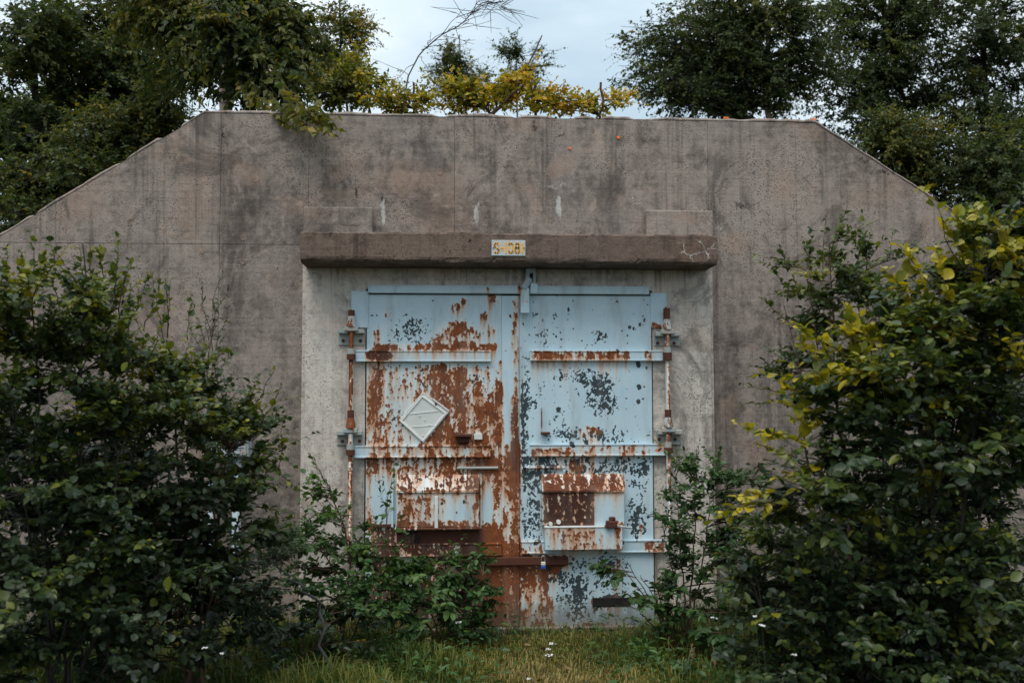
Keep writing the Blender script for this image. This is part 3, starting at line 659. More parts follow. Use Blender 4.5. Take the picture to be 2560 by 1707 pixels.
# wall outline from the picture, on the face plane y = .10
YW = .10
tl, tr = at(470, 252, YW), at(1872, 275, YW); l0, r0 = at(0, 535, YW), at(2130, 440, YW)
def ext(p, q, z): t = (z-p[2])/(q[2]-p[2]); return p+(q-p)*t
le_, re_ = ext(tl, l0, .25), ext(tr, r0, .25)
ZT0, ZT1 = tl[2], tr[2]
def topz(x): return np.interp(x, [le_[0], tl[0], tr[0], re_[0]], [.25, ZT0, ZT1, .25])
grid('mound', span((-16, -7, 10), (-7, 7, 57), (7, 16, 10)), span((.40, 4, 19), (4, 30, 14)),
     lambda x, y: np.maximum(topz(x)-.22-np.maximum(0, y-9)*.25, -.2)+wavy(x*1.3, y)*1.5, M['ground'])

# ------------------------------------------------------------------ the bunker
bunker = empty('bunker', (0, .1, 0), 'weathered grey brown concrete bunker front with sloping shoulders and rusty double doors', 'bunker')
def clip(poly, ax, v, keep_less):
    out = []
    for i, p in enumerate(poly):
        q = poly[(i+1) % len(poly)]; a = (p[ax]-v)*(1 if keep_less else -1); b = (q[ax]-v)*(1 if keep_less else -1)
        if a <= 0: out.append(p)
        if a*b < 0: t = a/(a-b); out.append((p[0]+(q[0]-p[0])*t, p[1]+(q[1]-p[1])*t))
    return out
CH = .028
poly = [(le_[0], -.3), (re_[0], -.3), (re_[0], re_[2]-CH), (tr[0], ZT1-CH), (tl[0], ZT0-CH), (le_[0], le_[2]-CH)]
MB().prism([(le_[0], -.3), (re_[0], -.3), (re_[0], re_[2]-CH-.01), (tr[0], ZT1-CH-.01), (tl[0], ZT0-CH-.01), (le_[0], le_[2]-CH-.01)], YW+.045, YW+.40, 0).build('wall_core', M['wall'], bunker)
xs = [le_[0]]+[at(px, 400, YW)[0] for px in (507, 709, 1044, 1626, 1828)]+[re_[0]]
zj = at(500, 561, YW)[2]; rr = random.Random(3)
for i in range(len(xs)-1):
    g_ = .0007
    base_ = clip(clip(poly, 0, xs[i]+g_, False), 0, xs[i+1]-g_, True)
    pcs = [clip(base_, 1, zj+g_, False), clip(base_, 1, zj-g_, True)] if i < 2 else [base_]
    for pc in pcs:
        if len(pc) > 2: MB().prism(pc, YW+rr.uniform(-.002, .002), YW+.044, .0025).build('wall_panel', M['wall'], bunker)
# coping: a rounded, chipped top edge that follows the outline
def coping():
    pts = []
    for a, b in (((le_[0], le_[2]), (tl[0], ZT0)), ((tl[0], ZT0), (tr[0], ZT1)), ((tr[0], ZT1), (re_[0], re_[2]))):
        n = int(math.hypot(b[0]-a[0], b[1]-a[1])/.05)
        for k_ in range(n): t = k_/n; pts.append((a[0]+(b[0]-a[0])*t, a[1]+(b[1]-a[1])*t))
    pts.append((re_[0], re_[2])); pts = np.array(pts)
    r_ = np.random.default_rng(8); n = len(pts)
    sm = lambda a, k_: np.convolve(a, np.ones(k_)/k_, 'same')
    jz = sm(r_.normal(0, .014, n), 3)+sm(r_.normal(0, .009, n), 9); chip = np.maximum(0, sm(r_.normal(0, .045, n), 4)-.014)
    prof = [(YW-.003, -CH), (YW-.003, -.016), (YW+.004, -.005), (YW+.016, 0), (YW+.38, 0), (YW+.40, -.02), (YW+.40, -CH)]
    V = []
    for i, (x, z) in enumerate(pts):
        for j, (y, dz) in enumerate(prof):
            e = jz[i]*(.55 if 0 < j < 6 else 0)-chip[i]*(1.4 if j in (2, 3) else (.6 if j == 1 else 0))
            V.append((x, y+(chip[i]*.8 if j in (1, 2, 3) else 0), z+dz+e))
    m_ = len(prof); F = [(i*m_+j, i*m_+(j+1) % m_, (i+1)*m_+(j+1) % m_, (i+1)*m_+j) for i in range(n-1) for j in range(m_)]
    return link('coping', np_mesh('coping', V, F), M['wall'], bunker)
coping()

# door surround: pale frame of concrete standing 10 cm proud of the wall
dl, dr = a1(413, 700, -.01)[0], a1(1908, 700, -.01)[0]; dt = a1(1100, 352, -.01)[2]; SEAM = 0.0
sl_, sr_ = at(691, 900, 0)[0], at(1642, 900, 0)[0]; st_ = at(1170, 606, 0)[2]
b = bmesh.new()
prof = [(sl_, -.25), (dl-.012, -.25), (dl-.012, dt+.012), (dr+.012, dt+.012), (dr+.012, -.25), (sr_, -.25), (sr_, st_), (sl_, st_)]
f_ = b.faces.new([b.verts.new((x, 0, z)) for x, z in prof]); ex = bmesh.ops.extrude_face_region(b, geom=[f_])
for q in ex['geom']:
    if isinstance(q, bmesh.types.BMVert): q.co.y = YW-.006
bmesh.ops.recalc_face_normals(b, faces=b.faces)
eds = [e for e in b.edges if all(abs(v.co.y) < 1e-6 for v in e.verts) and all(abs(v.co.x-sl_) < 1e-5 for v in e.verts) or all(abs(v.co.y) < 1e-6 and abs(v.co.x-sr_) < 1e-5 for v in e.verts)]
bmesh.ops.bevel(b, geom=eds, offset=.03, segments=4, affect='EDGES')
MB().add(b).build('door_surround', M['surround'], bunker)
MB().box(dl-.02, dr+.02, .12, .14, -.1, dt+.02, 0).build('door_backing', M['hole'], bunker)

# lintel with its two seats
LY = -.36
lx0, lx1 = at(690, 570, LY)[0], at(1648, 575, LY)[0]; lz1 = at(1170, 535, LY)[2]; lz0 = at(1170, 604, LY)[2]
def sweep(name, prof, x0, x1, worn, mat, par, seed, step=.02, amp=.004, chip=.02):
    """profile in y, z carried along x with worn, chipped edges (indices in worn)"""
    r_ = np.random.default_rng(seed); n = int((x1-x0)/step)+1; X = np.linspace(x0, x1, n); sm = lambda a, k_: np.convolve(a, np.ones(k_)/k_, 'same'); m_ = len(prof)
    pr = np.array(prof); cen = pr.mean(0); V = np.zeros((n, m_, 3)); V[:, :, 0] = X[:, None]; V[:, :, 1:] = pr[None]
    for j_ in range(m_):
        if j_ not in worn: continue
        d = cen-pr[j_]; d = d/np.hypot(*d)
        a = sm(r_.normal(0, amp*1.6, n), 5)+sm(r_.normal(0, amp*2, n), 17)+np.maximum(0, sm(r_.normal(0, chip, n), 5)-chip*.5)*1.6
        V[:, j_, 1:] += a[:, None]*d[None]
    F = [(i_*m_+j_, i_*m_+(j_+1) % m_, (i_+1)*m_+(j_+1) % m_, (i_+1)*m_+j_) for i_ in range(n-1) for j_ in range(m_)]
    me = bpy.data.meshes.new(name); me.from_pydata(V.reshape(-1, 3).tolist(), [], F+[tuple(range(m_))[::-1], tuple((n-1)*m_+k_ for k_ in range(m_))])
    return link(name, me, mat, par)
sweep('lintel', [(LY, lz0+.042), (LY, lz1-.016), (LY+.006, lz1-.004), (LY+.022, lz1), (YW-.004, lz1+.03), (YW-.004, lz0), (LY+.04, lz0), (LY+.016, lz0+.008), (LY+.004, lz0+.022)], lx0, lx1, (2, 3, 6, 7, 8), M['lintel'], bunker, 3)
# patched tie holes in the wall face
rt_ = random.Random(12)
for k_, (px, py) in enumerate(((373, 521), (398, 540), (428, 543), (470, 412), (430, 372), (372, 410), (586, 412), (780, 412), (465, 577), (300, 500), (690, 470), (560, 545), (1800, 425), (1885, 560), (1560, 395), (1760, 392), (1010, 395), (1350, 345), (620, 640), (560, 600))):
    c = at(px, py, YW); rr_ = rt_.uniform(.020, .034); pts = [(c[0]+math.cos(a)*rr_*rt_.uniform(.8, 1.2), c[2]+math.sin(a)*rr_*rt_.uniform(.8, 1.2)) for a in np.linspace(0, 6.283, 13)[:-1]]
    MB().prism(pts, YW-.0028, YW+.004, .0012).build('tie_hole_patch', M['patch'], bunker)
for (p0, p1, q0, q1) in ((697, 856, 475, 534), (1485, 1638, 483, 543)):
    yy = .015
    MB().box(at(p0, 500, yy)[0], at(p1, 500, yy)[0], yy, YW-.004, lz1-.1, at((p0+p1)/2, q0, yy)[2], .012, 2).build('lintel_seat', M['wall'], bunker)
MB().box(dl-.03, dr+.03, -.05, .1, -.2, a2(1480, 1058, -.03)[2]-.004, .012, 2).build('sill', M['wall'], bunker)

# painted steel head channel and jamb plates
def bx(fn, x0, x1, y0, y1, ya, yb, bev=.003, seg=1, mb=None):
    p, q = fn(x0, y0, ya), fn(x1, y1, ya)
    return (mb or MB()).box(p[0], q[0], ya, yb, q[2], p[2], bev, seg)
m = MB(); bx(a1, 420, 1897, 319, 369, -.055, -.002, .004, 1, m); bx(a1, 424, 1893, 323, 329, -.062, -.05, .002, 1, m); m.build('head_channel', M['paint'], bunker)
bx(a1, 332, 421, 351, 545, -.022, -.001).build('jamb_plate', M['paint'], bunker)
bx(a1, 1902, 1991, 362, 545, -.022, -.001).build('jamb_plate', M['paint'], bunker)

DB = a2(1480, 1058, -.012)[2]; DT = a1(1100, 374, -.012)[2]
def door(x0, x1, name='door'):
    X, Z = np.meshgrid(np.linspace(x0, x1, 200), np.linspace(DB, DT, 480)); n = 200; r_ = np.random.default_rng(4)
    Y = -.012+.0035*np.sin(X*5.1+1)*np.sin(Z*3.7)*np.minimum(1, 12*np.minimum(np.minimum(X-x0, x1-X), np.minimum(Z-DB, DT-Z)))
    V = np.stack([X, Y, Z], -1).reshape(-1, 3); i = np.arange(479)[:, None]*n+np.arange(n-1)[None]
    F = np.stack([i, i+1, i+1+n, i+n], -1).reshape(-1, 4)
    k0 = len(V); V = np.vstack([V, [(x0, -.012, DB), (x1, -.012, DB), (x1, -.012, DT), (x0, -.012, DT), (x0, .06, DB), (x1, .06, DB), (x1, .06, DT), (x0, .06, DT)]])
    F = np.vstack([F, np.array([(0, 4, 5, 1), (1, 5, 6, 2), (2, 6, 7, 3), (3, 7, 4, 0), (4, 7, 6, 5)])+k0])
    me = np_mesh(name, V, F); add_fields(me); me.polygons.foreach_set('use_smooth', np.arange(len(F)) < 479*(n-1))
    return link(name, me, M['paint'], bunker)
doorL = door(dl, a1(1122, 700, -.012)[0]-.003); doorR = door(a1(1215, 700, -.012)[0]+.0, dr)
doorL['label'] = 'left door leaf, mostly rusted'; doorR['label'] = 'right door leaf, pale blue with dark chips'
# centre strip that covers the meeting edge (rides on the left leaf)
m = MB(); bx(a1, 1121, 1214, 374, 1000, -.024, .05, .004, 1, m)
m.bm.free(); m = MB(); p, q = a1(1121, 700, -.024), a1(1214, 700, -.024); m.box(p[0], q[0], -.024, .05, DB+.002, DT-.004, .004); m.build('meeting_strip', M['paint'], doorL)
m = MB(); p = a1(1206, 700, -.03); m.box(p[0]-.006, p[0]+.008, -.034, -.02, DB+.004, DT-.35, .003); m.build('edge_bar', M['paint'], doorL)
# straps: shallow pans with a raised rim
def strap(par, fn, x0, x1, y0, y1, dy=-.052):
    m = MB(); p, q = fn(x0, y0, dy), fn(x1, y1, dy); X0, X1, Z1, Z0 = p[0], q[0], p[2], q[2]; t = .014
    m.box(X0, X1, dy+.006, -.013, Z0, Z1, .003)
    m.box(X0, X1, dy, dy+.010, Z1-t, Z1+.001, .003); m.box(X0, X1, dy, dy+.010, Z0-.001, Z0+t, .003)
    return m.build('strap', M['paint'], par)
strap(doorL, a1, 352, 1066, 662, 722); strap(doorL, a1, 342, 1066, 1163, 1224)
strap(doorR, a1, 1272, 2003, 662, 718); strap(doorR, a1, 1270, 2022, 1155, 1215)
strap(doorR, a2, 1226, 2004, 614, 672, -.046); strap(doorL, a2, 345, 1122, 632, 690, -.046)
# ribs dividing the left lower strap
for zx in (672, 872, 985):
    bx(a1, zx-5, zx+5, 1166, 1222, -.056, -.03, .002).build('strap_rib', M['paint'], doorL)

def vent(par, x0, x1, y0, y1, yf, deep, hole_side):
    """hooded vent box: sloping hood, face sheet, side cheeks"""
    p, q = a2(x0, y0, -.05), a2(x1, y1, -deep); X0, X1 = a2(x0, y1, -deep)[0], a2(x1, y1, -deep)[0]; Z1, Z0 = p[2], q[2]; Zf = a2(x0, yf, -deep)[2]
    box = MB().yzprism([(-.013, Z1), (-.03, Z1), (-deep, Zf), (-deep, Zf-.018), (-deep+.012, Zf-.02), (-deep+.012, Z0), (-.013, Z0)], X0, X1, .003).build('vent_box', M['paint'], par)
    return X0, X1, Z0, Z1, Zf, deep
X0, X1, Z0, Z1, Zf, dp = vent(doorL, 568, 1004, 268, 540, 350, .10, 0)
w0, w1 = a2(770, 390, -dp)[0], a2(788, 390, -dp)[0]
MB().box(w0, w1, -dp-.004, -dp+.02, a2(0, 556, -dp)[2], a2(0, 385, -dp)[2], .003).build('white_bar', M['white_plate'], doorL)
MB().box(X0-.012, X1+.012, -dp-.012, -.013, Z0-.018, Z0-.002, .003).build('vent_lip', M['paint'], doorL)
m = MB(); m.box(X0, X1, -.022, -.0135, a2(0, 640, -.02)[2], Z0-.02, .003); m.build('vent_opening_sheet', M['recess_rust'], doorL)  # flat sheet; shade of the recess is put into its dark rusty colour
MB().box(a2(450, 0, -.03)[0], X0-.014, -.034, -.013, a2(0, 545, -.03)[2], a2(0, 530, -.03)[2], .002).build('angle_bar', M['rust_dark'], doorL)
m = MB(); xx = a2(552, 0, -.04)[0]; m.box(xx-.010, xx+.006, -.05, -.013, Z0, Z1+.02, .002); m.build('angle_bar', M['paint'], doorL)
m = MB(); xx = a2(1012, 0, -.04)[0]; m.box(xx-.004, xx+.008, -.05, -.013, Z0, Z1-.03, .002); m.build('angle_bar', M['paint'], doorL)
X0, X1, Z0, Z1, Zf, dp = vent(doorR, 1336, 1768, 265, 530, 348, .12, 1)
ft, fb = a2(1350, 541, -.15), a2(1757, 657, -.15)
m = MB(); m.box(ft[0], fb[0], -.15, -.014, fb[2], ft[2], .004); m.build('vent_tray', M['paint'], doorR)
MB().box(ft[0]-.005, fb[0]+.006, -.155, -.06, ft[2]-.006, ft[2]+.006, .002).build('vent_lip', M['white_plate'], doorR)
p = a2(1700, 520, -.16)
m = MB(); m.box(p[0]-.045, p[0]+.04, -.185, -.12, p[2]-.035, p[2]+.02, .006); m.box(p[0]-.02, p[0]+.03, -.17, -.13, p[2]+.02, p[2]+.05, .006); m.cyl((p[0]-.05, -.16, p[2]-.03), (p[0]+.01, -.16, p[2]+.045), .014)
m.build('latch', M['rust_dark'], doorR)
q = a2(1805, 545, -.14); MB().cyl((p[0]+.03, -.15, p[2]-.02), q, .009).build('latch_handle', M['bracket'], doorR)
for zx, zy in ((1378, 522), (1420, 512)):
    c = a2(zx, zy, -.13); MB().cyl((c[0], -.115, c[2]), (c[0], -.15, c[2]), .016 if zx < 1400 else .018).build('plug', M['frame_white'], doorR)
# latch bolts, ledges and rods
c = a1(920, 1112, -.05); m = MB(); m.box(c[0]-.07, c[0]+.07, -.11, -.013, c[2]-.005, c[2]+.016, .003); m.box(c[0]-.05, c[0]+.05, -.06, -.013, c[2]-.05, c[2]-.005, .003); m.build('ledge', M['rust_dark'], doorL)
bx(a1, 976, 1021, 1099, 1131, -.03, -.0125, .003).build('small_plate', M['white_plate'], doorL)
c = a1(1352, 1100, -.05); m = MB(); m.box(c[0]-.036, c[0]+.036, -.075, -.013, c[2]-.004, c[2]+.014, .003); m.build('ledge', M['rust_dark'], doorR)
bx(a1, 1332, 1376, 1112, 1152, -.03, -.0125, .003).build('ledge_block', M['paint'], doorR)
p, q = a1(1331, 965, -.02), a1(1331, 1100, -.02); MB().cyl((p[0], -.02, p[2]), (p[0], -.02, q[2]), .005).build('thin_rod', M['rod'], doorR)
p, q = a2(888, 230, -.03), a2(1103, 230, -.03); MB().cyl((p[0], -.03, p[2]), (q[0], -.03, p[2]), .011).build('sliding_rod', M['bracket'], doorL)
p, q = a2(1236, 228, -.03), a2(1455, 228, -.03); m = MB(); m.cyl((p[0], -.03, p[2]), (q[0], -.03, p[2]), .011); m.box(q[0]-.02, q[0]+.008, -.034, -.013, p[2]-.06, p[2]+.01, .003); m.build('sliding_rod', M['paint'], doorR)
bar = bx(a2, 1020, 1472, 700, 738, -.065, -.045, .005); bar.build('lock_bar', M['lockbar'], doorL)
bx(a2, 1600, 1800, 912, 955, -.02, -.0125, .003).build('rusted_plate', M['hole'], doorR)
# top latch: slotted hasp, lever and keeper
m = MB(); p, q = a1(1250, 232, -.07), a1(1301, 330, -.07); sx0, sx1 = a1(1268, 0, -.07)[0], a1(1286, 0, -.07)[0]; s1, s0 = a1(0, 248, -.07)[2], a1(0, 294, -.07)[2]
m.box(p[0], sx0, -.07, -.001, q[2], p[2], .002); m.box(sx1, q[0], -.07, -.001, q[2], p[2], .002); m.box(sx0-.001, sx1+.001, -.0695, -.0015, s1, p[2]-.001, .002); m.box(sx0-.001, sx1+.001, -.0695, -.0015, q[2]+.001, s0, .002)
hasp = m.build('top_latch', M['bluebox'], bunker)
MB().box(sx0, sx1, -.006, -.0005, s0, s1, 0).build('slot', M['rust_dark'], hasp)
m = MB(); m.cyl(a1(1268, 285, -.09), a1(1236, 340, -.095), .028, .028, 8); m.cyl((a1(1236, 335, 0)[0], -.06, a1(1236, 335, 0)[2]), (a1(1236, 335, 0)[0], -.085, a1(1236, 335, 0)[2]), .024, n=10); m.build('lever', M['bluebox'], hasp)
bx(a1, 1221, 1267, 336, 468, -.105, -.058, .004).build('lever_tongue', M['paint'], hasp)
bx(a1, 1273, 1312, 311, 365, -.105, -.063, .004).build('keeper', M['paint'], hasp)

def hinge(xr, ztop, bar_z, collars, brk, zbot, w):
    """vertical hinge rod on its brackets, zoom-1 coordinates"""
    yR = -.075
    X = a1(xr[0], 900, yR)[0]; X2 = a1(xr[1], 1400, yR)[0]
    def px(z): return X
    top, bot = a1(xr[0], ztop, yR)[2], a1(xr[0], zbot, yR)[2]
    rod = MB().cyl((X, yR, bot), (X, yR, top-.05), .018, n=14).build('hinge_rod', M['paint'], bunker, True)
    MB().cyl((X, yR, top-.10), (X, yR, top), .026, n=14).build('rod_end', M['rust_dark'], rod)
    for (b0, b1, z0, z1, zm) in brk:
        p, q = a1(b0, z0, -.03), a1(b1, z1, -.03)
        br = bx(a1, b0, b1, zm, z1, -.018, -.001, .003).build('bracket_plate', M['bracket'], rod)
        m = MB(); zt, zb = a1(b0, z0, -.05)[2], a1(b0, zm, -.05)[2]; h = zt-zb
        m.box(p[0], X-.03, -.085, -.0185, zb, zt-h*.35, .005); m.box(X+.03, q[0], -.085, -.0185, zb, zt-h*.35, .005); m.box(X-.055, X+.055, -.105, -.0185, zb+h*.3, zt, .006)
        m.build('clamp', M['bracket'], rod)
        MB().cyl((X, yR, zt), (X, yR, zt+.085), .043, .026, 14).build('cone_collar', M['rod'], rod)
        for s_ in (-1, 1):
            bxp = X+s_*(q[0]-p[0])*.33; bz = a1(0, (zm+z1)/2+6, -.02)[2]
            m = MB(); m.cyl((bxp, -.018, bz), (bxp, -.034, bz), .014, n=6); m.cyl((bxp, -.034, bz), (bxp, -.046, bz), .007, n=8); m.build('bolt', M['rust_dark'], rod)
    for z0, z1 in collars:
        MB().cyl((X, yR, a1(0, z1, yR)[2]), (X, yR, a1(0, z0, yR)[2]), .036, n=14).build('collar', M['rust_dark'], rod)
        zz0, zz1 = a1(0, z1, yR)[2], a1(0, z0, yR)[2]; 
        MB().cyl((X, yR, zz1), (X, yR, zz1+.045), .030, n=14).build('collar', M['bracket'], rod)
    return rod
hinge((330, 322), 452, 0, [(682, 712), (1185, 1215)], [(266, 402, 540, 636, 575), (257, 392, 1070, 1160, 1108)], 1690, 0)
hinge((1994, 2003), 443, 0, [(672, 715), (1182, 1212)], [(1924, 2056, 555, 640, 590), (1938, 2066, 1066, 1158, 1104)], 1690, 0)
# rusty sleeve on each rod above the second bracket
for xr in (330, 1994):
    X = a1(xr, 900, -.075)[0]; MB().cyl((X, -.075, a1(0, 1032, -.075)[2]), (X, -.075, a1(0, 978, -.075)[2]), .027, n=14).build('rod_sleeve', M['rust_dark'], bunker)

# ------------------------------------------------------------------ things fixed to the front
p, q = a1(1069, 84, LY-.012), a1(1247, 168, LY-.012)
sg = empty('number_sign', ((p[0]+q[0])/2, LY, q[2]), 'small pale blue sign with orange characters S-1081 on the lintel', 'sign')
MB().box(p[0], q[0], LY-.010, LY-.002, q[2], p[2], .003).build('plate', M['sign'], sg)
for sx_ in (p[0]+.012, q[0]-.012): MB().cyl((sx_, LY-.010, (p[2]+q[2])/2), (sx_, LY-.016, (p[2]+q[2])/2), .005, n=8).build('screw', M['rust_dark'], sg)
GLYPH = {'S': [[(1, .82), (.8, 1), (.2, 1), (0, .82), (0, .66), (.2, .54), (.8, .44), (1, .32), (1, .16), (.8, 0), (.2, 0), (0, .16)]], '-': [[(.0, .5), (1, .5)]], '1': [[(.5, 0), (.5, 1)]],
         '0': [[(0, .16), (0, .84), (.22, 1), (.78, 1), (1, .84), (1, .16), (.78, 0), (.22, 0), (0, .16)]],
         '8': [[(.1, .62), (.1, .86), (.28, 1), (.72, 1), (.9, .86), (.9, .62), (.72, .53), (.28, .53), (.1, .62)], [(.28, .53), (0, .40), (0, .16), (.22, 0), (.78, 0), (1, .16), (1, .40), (.72, .53)]]}
a_, b_ = a1(1079, 97, LY-.011), a1(1240, 157, LY-.011); uw = (b_[0]-a_[0])/161
for ch, zx, w_ in (('S', 1084, 22), ('-', 1116, 13), ('1', 1139, 8), ('0', 1159, 20), ('8', 1193, 22), ('1', 1226, 8)):
    m = MB(); hw = .0065
    for st in GLYPH[ch]:
        P_ = np.array([(a_[0]+(zx-1079+u*w_)*uw, b_[2]+hw+v_*(a_[2]-b_[2]-2*hw)) for u, v_ in st])
        for p, q in zip(P_[:-1], P_[1:]):
            d = (q-p)/np.hypot(*(q-p)); n_ = np.array([-d[1], d[0]])*hw; e_ = d*hw*.55
            m.prism([tuple(p-e_+n_), tuple(q+e_+n_), tuple(q+e_-n_), tuple(p-e_-n_)], LY-.0125, LY-.0102, 0)
    m.build('character', M['letters'], sg)

# diamond placard holder
cc = a1(715, 1014, -.03); hold = empty('placard_holder', (cc[0], -.013, cc[2]), 'white diamond shaped placard holder with a clear cracked pane on the left door', 'placard holder')
def dia(pts, y): return [(a1(x, z, y)[0], a1(x, z, y)[2]) for x, z in pts]
outer = [(582, 1030), (708, 881), (848, 984), (712, 1148)]; ce = np.mean(outer, 0)
def inset(k_, sh=(0, 0)): return [tuple(ce+(np.array(o_)-ce)*k_+np.array(sh)) for o_ in outer]
MB().prism(dia(outer, -.02), -.020, -.0135, .001).build('back_plate', M['frame_white'], hold)
def ring(k0, k1, y0, y1, name, mat, sh=(0, 0)):
    A_, B_ = dia(inset(k0, sh), y0), dia(inset(k1, sh), y0); m = MB()
    for i in range(4):
        j = (i+1) % 4; m.prism([A_[i], A_[j], B_[j], B_[i]], y0, y1, .002)
    return m.build(name, mat, hold)
ring(.93, .83, -.034, -.0205, 'frame', M['frame_white'], (-4, 6)); ring(.995, .95, -.028, -.0205, 'frame', M['frame_white'])
MB().prism(dia(inset(.84, (-4, 6)), -.024), -.025, -.0205, .0005).build('pane', M['placard'], hold)
def strip3(a, b_, w, y0, y1, name, mat, par):
    p, q = a1(*a, y0), a1(*b_, y0); d = np.array([q[0]-p[0], q[2]-p[2]]); n_ = np.array([-d[1], d[0]])/np.hypot(*d)*w/2
    P2 = [(p[0]+n_[0], p[2]+n_[1]), (q[0]+n_[0], q[2]+n_[1]), (q[0]-n_[0], q[2]-n_[1]), (p[0]-n_[0], p[2]-n_[1])]
    return MB().prism(P2, y0, y1, .0006).build(name, mat, par)
strip3((636, 997), (790, 980), .007, -.029, -.0255, 'cross_rib', M['frame_white'], hold); strip3((652, 1064), (765, 1056), .007, -.029, -.0255, 'cross_rib', M['frame_white'], hold)
for zx, zy in ((692, 1006), (718, 1027), (742, 1052), (708, 1110)):
    c = a1(zx, zy, -.03); MB().cyl((c[0], -.0255, c[2]), (c[0], -.032, c[2]), .006, n=8).build('rivet', M['frame_white'], hold)
c = a1(776, 945, -.03); MB().box(c[0]-.008, c[0]+.008, -.036, -.0285, c[2]-.012, c[2]+.012, .002).build('clip', M['rust_dark'], hold)
strip3((758, 915), (846, 980), .010, -.038, -.0285, 'hinge_edge', M['frame_white'], hold)

# padlock
c = a2(1340, 742, -.085); pl = empty('padlock', (c[0], -.085, c[2]-.05), 'small padlock with blue and cream body hanging from the rusty lock bar', 'padlock')
m = MB(); zt = a2(0, 715, -.085)[2]; zb = a2(0, 740, -.085)[2]
m.path([(c[0]-.014, -.085, zb), (c[0]-.014, -.085, zt), (c[0]-.007, -.085, zt+.013), (c[0]+.007, -.085, zt+.013), (c[0]+.014, -.085, zt), (c[0]+.014, -.085, zb)], .0045); m.build('shackle', M['steel'], pl)
z2 = a2(0, 757, -.085)[2]; z3 = a2(0, 775, -.085)[2]
MB().box(c[0]-.018, c[0]+.018, -.098, -.074, z2, zb+.003, .004).build('body', M['lockbrass'], pl)
MB().box(c[0]-.019, c[0]+.019, -.099, -.073, z3, z2-.001, .004).build('cover', M['lockblue'], pl)

# orange clay chips stuck on the wall
for zx, zy, s_, lb in ((1750, 1040, .013, 'orange chip on the concrete face below the other one'), (2088, 965, .015, 'orange star shaped chip on the concrete face near the top')):
    c = at((800+zx/2.8)/K, (zy/2.8)/K, YW-.01); r_ = random.Random(int(zx))
    pts = [(c[0]+math.cos(a)*s_*r_.uniform(.5, 1.35), c[2]+math.sin(a)*s_*r_.uniform(.5, 1.35)) for a in np.linspace(0, 6.28, 10)[:-1]]
    tag(MB().prism(pts, YW-.012, YW-.003, .001).build('orange_chip', M['orange']), lb, 'chip', 'orange chips on the concrete')
for px, py, s_, lb in ((1665, 268, .010, 'orange chip on the flat coping edge'), (1866, 274, .010, 'orange chip on the coping at the right corner')):
    c = at(px, py, YW+.02); z_ = float(topz(c[0])); m = MB(); r_ = random.Random(px)
    for k_ in range(3): m.box(c[0]-s_+k_*.012, c[0]+.004+k_*.014, YW+.01, YW+.035, z_-.004, z_+.012+.008*r_.random(), .003)
    tag(m.build('orange_chip', M['orange']), lb, 'chip', 'orange chips on the concrete')

# pale blue steel box behind the left shrubs
X0, X1 = at(489, 1000, .0)[0], at(574, 1000, .0)[0]; Z1, Z0 = at(530, 966, 0)[2], at(530, 1050, 0)[2]
cab = empty('wall_box', ((X0+X1)/2, YW, Z0), 'pale blue steel box and pipe on the wall, half hidden by the left shrubs', 'box')
MB().box(X0, X1, -.06, YW-.003, Z0, Z1, .006).build('case', M['bluebox'], cab)
MB().box(X0+.02, X1-.06, -.068, -.0605, Z0+.03, Z1-.03, .003).build('lid', M['bluebox'], cab)
MB().box(X1-.045, X1-.012, -.075, -.0605, Z0+.02, Z1-.02, .004).build('latch', M['bracket'], cab)
MB().cyl((X1-.10, .02, Z0), (X1-.10, .02, -.1), .035, n=14).build('pipe', M['bluebox'], cab, True)
MB().cyl((X1-.30, .02, Z0), (X1-.30, .02, -.1), .025, n=14).build('pipe', M['bluebox'], cab, True)
c = at(635, 1172/K, .09); c = at(635/K, 1172/K, .09)
tag(MB().box(c[0]-.014, c[0]+.014, YW-.02, YW-.003, c[2]-.007, c[2]+.007, .002).build('red_tag', M['red']), 'tiny red tag on the bare concrete beside the left shrubs', 'tag')
#@@PLANTS
# ------------------------------------------------------------------ shrubs in front, left
def gnd(px, y, z=0.0): p = at(px, 1200, y); return np.array([p[0], y, z])
def SH(y, *l): return [(at(a, b_, y), at(c, d, y)) for a, b_, c, d in l]
def stems(p, b0, y, tips, r0=.014, r1=.003, wob=.02):
    for px, py in tips: p.stem([b0+p.r.normal(0, .05, 3)*np.array([1, 1, 0]), (b0+at(px, py, y))/2+np.array([.03, .08, -.1]), at(px, py, y)], r0, r1, wob=wob)

p = Plant(11); b0 = gnd(120, -3.0)
stems(p, b0, -2.95, ((60, 640), (190, 560), (290, 620), (30, 900), (300, 900), (160, 1100), (280, 1250)))
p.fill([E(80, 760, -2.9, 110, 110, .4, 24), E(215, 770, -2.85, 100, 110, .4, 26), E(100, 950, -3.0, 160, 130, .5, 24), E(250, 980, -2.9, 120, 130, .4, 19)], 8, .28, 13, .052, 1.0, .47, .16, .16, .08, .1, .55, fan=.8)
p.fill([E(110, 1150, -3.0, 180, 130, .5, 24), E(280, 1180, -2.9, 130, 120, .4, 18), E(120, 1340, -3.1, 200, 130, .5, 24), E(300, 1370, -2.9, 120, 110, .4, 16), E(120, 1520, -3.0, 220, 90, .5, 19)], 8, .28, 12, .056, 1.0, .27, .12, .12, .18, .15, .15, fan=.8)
p.shoots(SH(-2.88, (215, 700, 205, 545), (80, 700, 75, 530), (265, 690, 275, 535), (180, 720, 130, 590), (310, 720, 345, 625), (20, 760, 10, 610), (240, 640, 225, 560), (100, 640, 100, 580), (150, 780, 155, 640), (290, 800, 300, 660), (40, 720, 45, 620), (330, 860, 380, 720), (60, 700, 50, 570), (130, 700, 120, 560), (200, 680, 180, 560), (280, 700, 300, 590), (330, 760, 370, 640), (0, 680, 20, 560)), .052, 1.0, .58, 20)
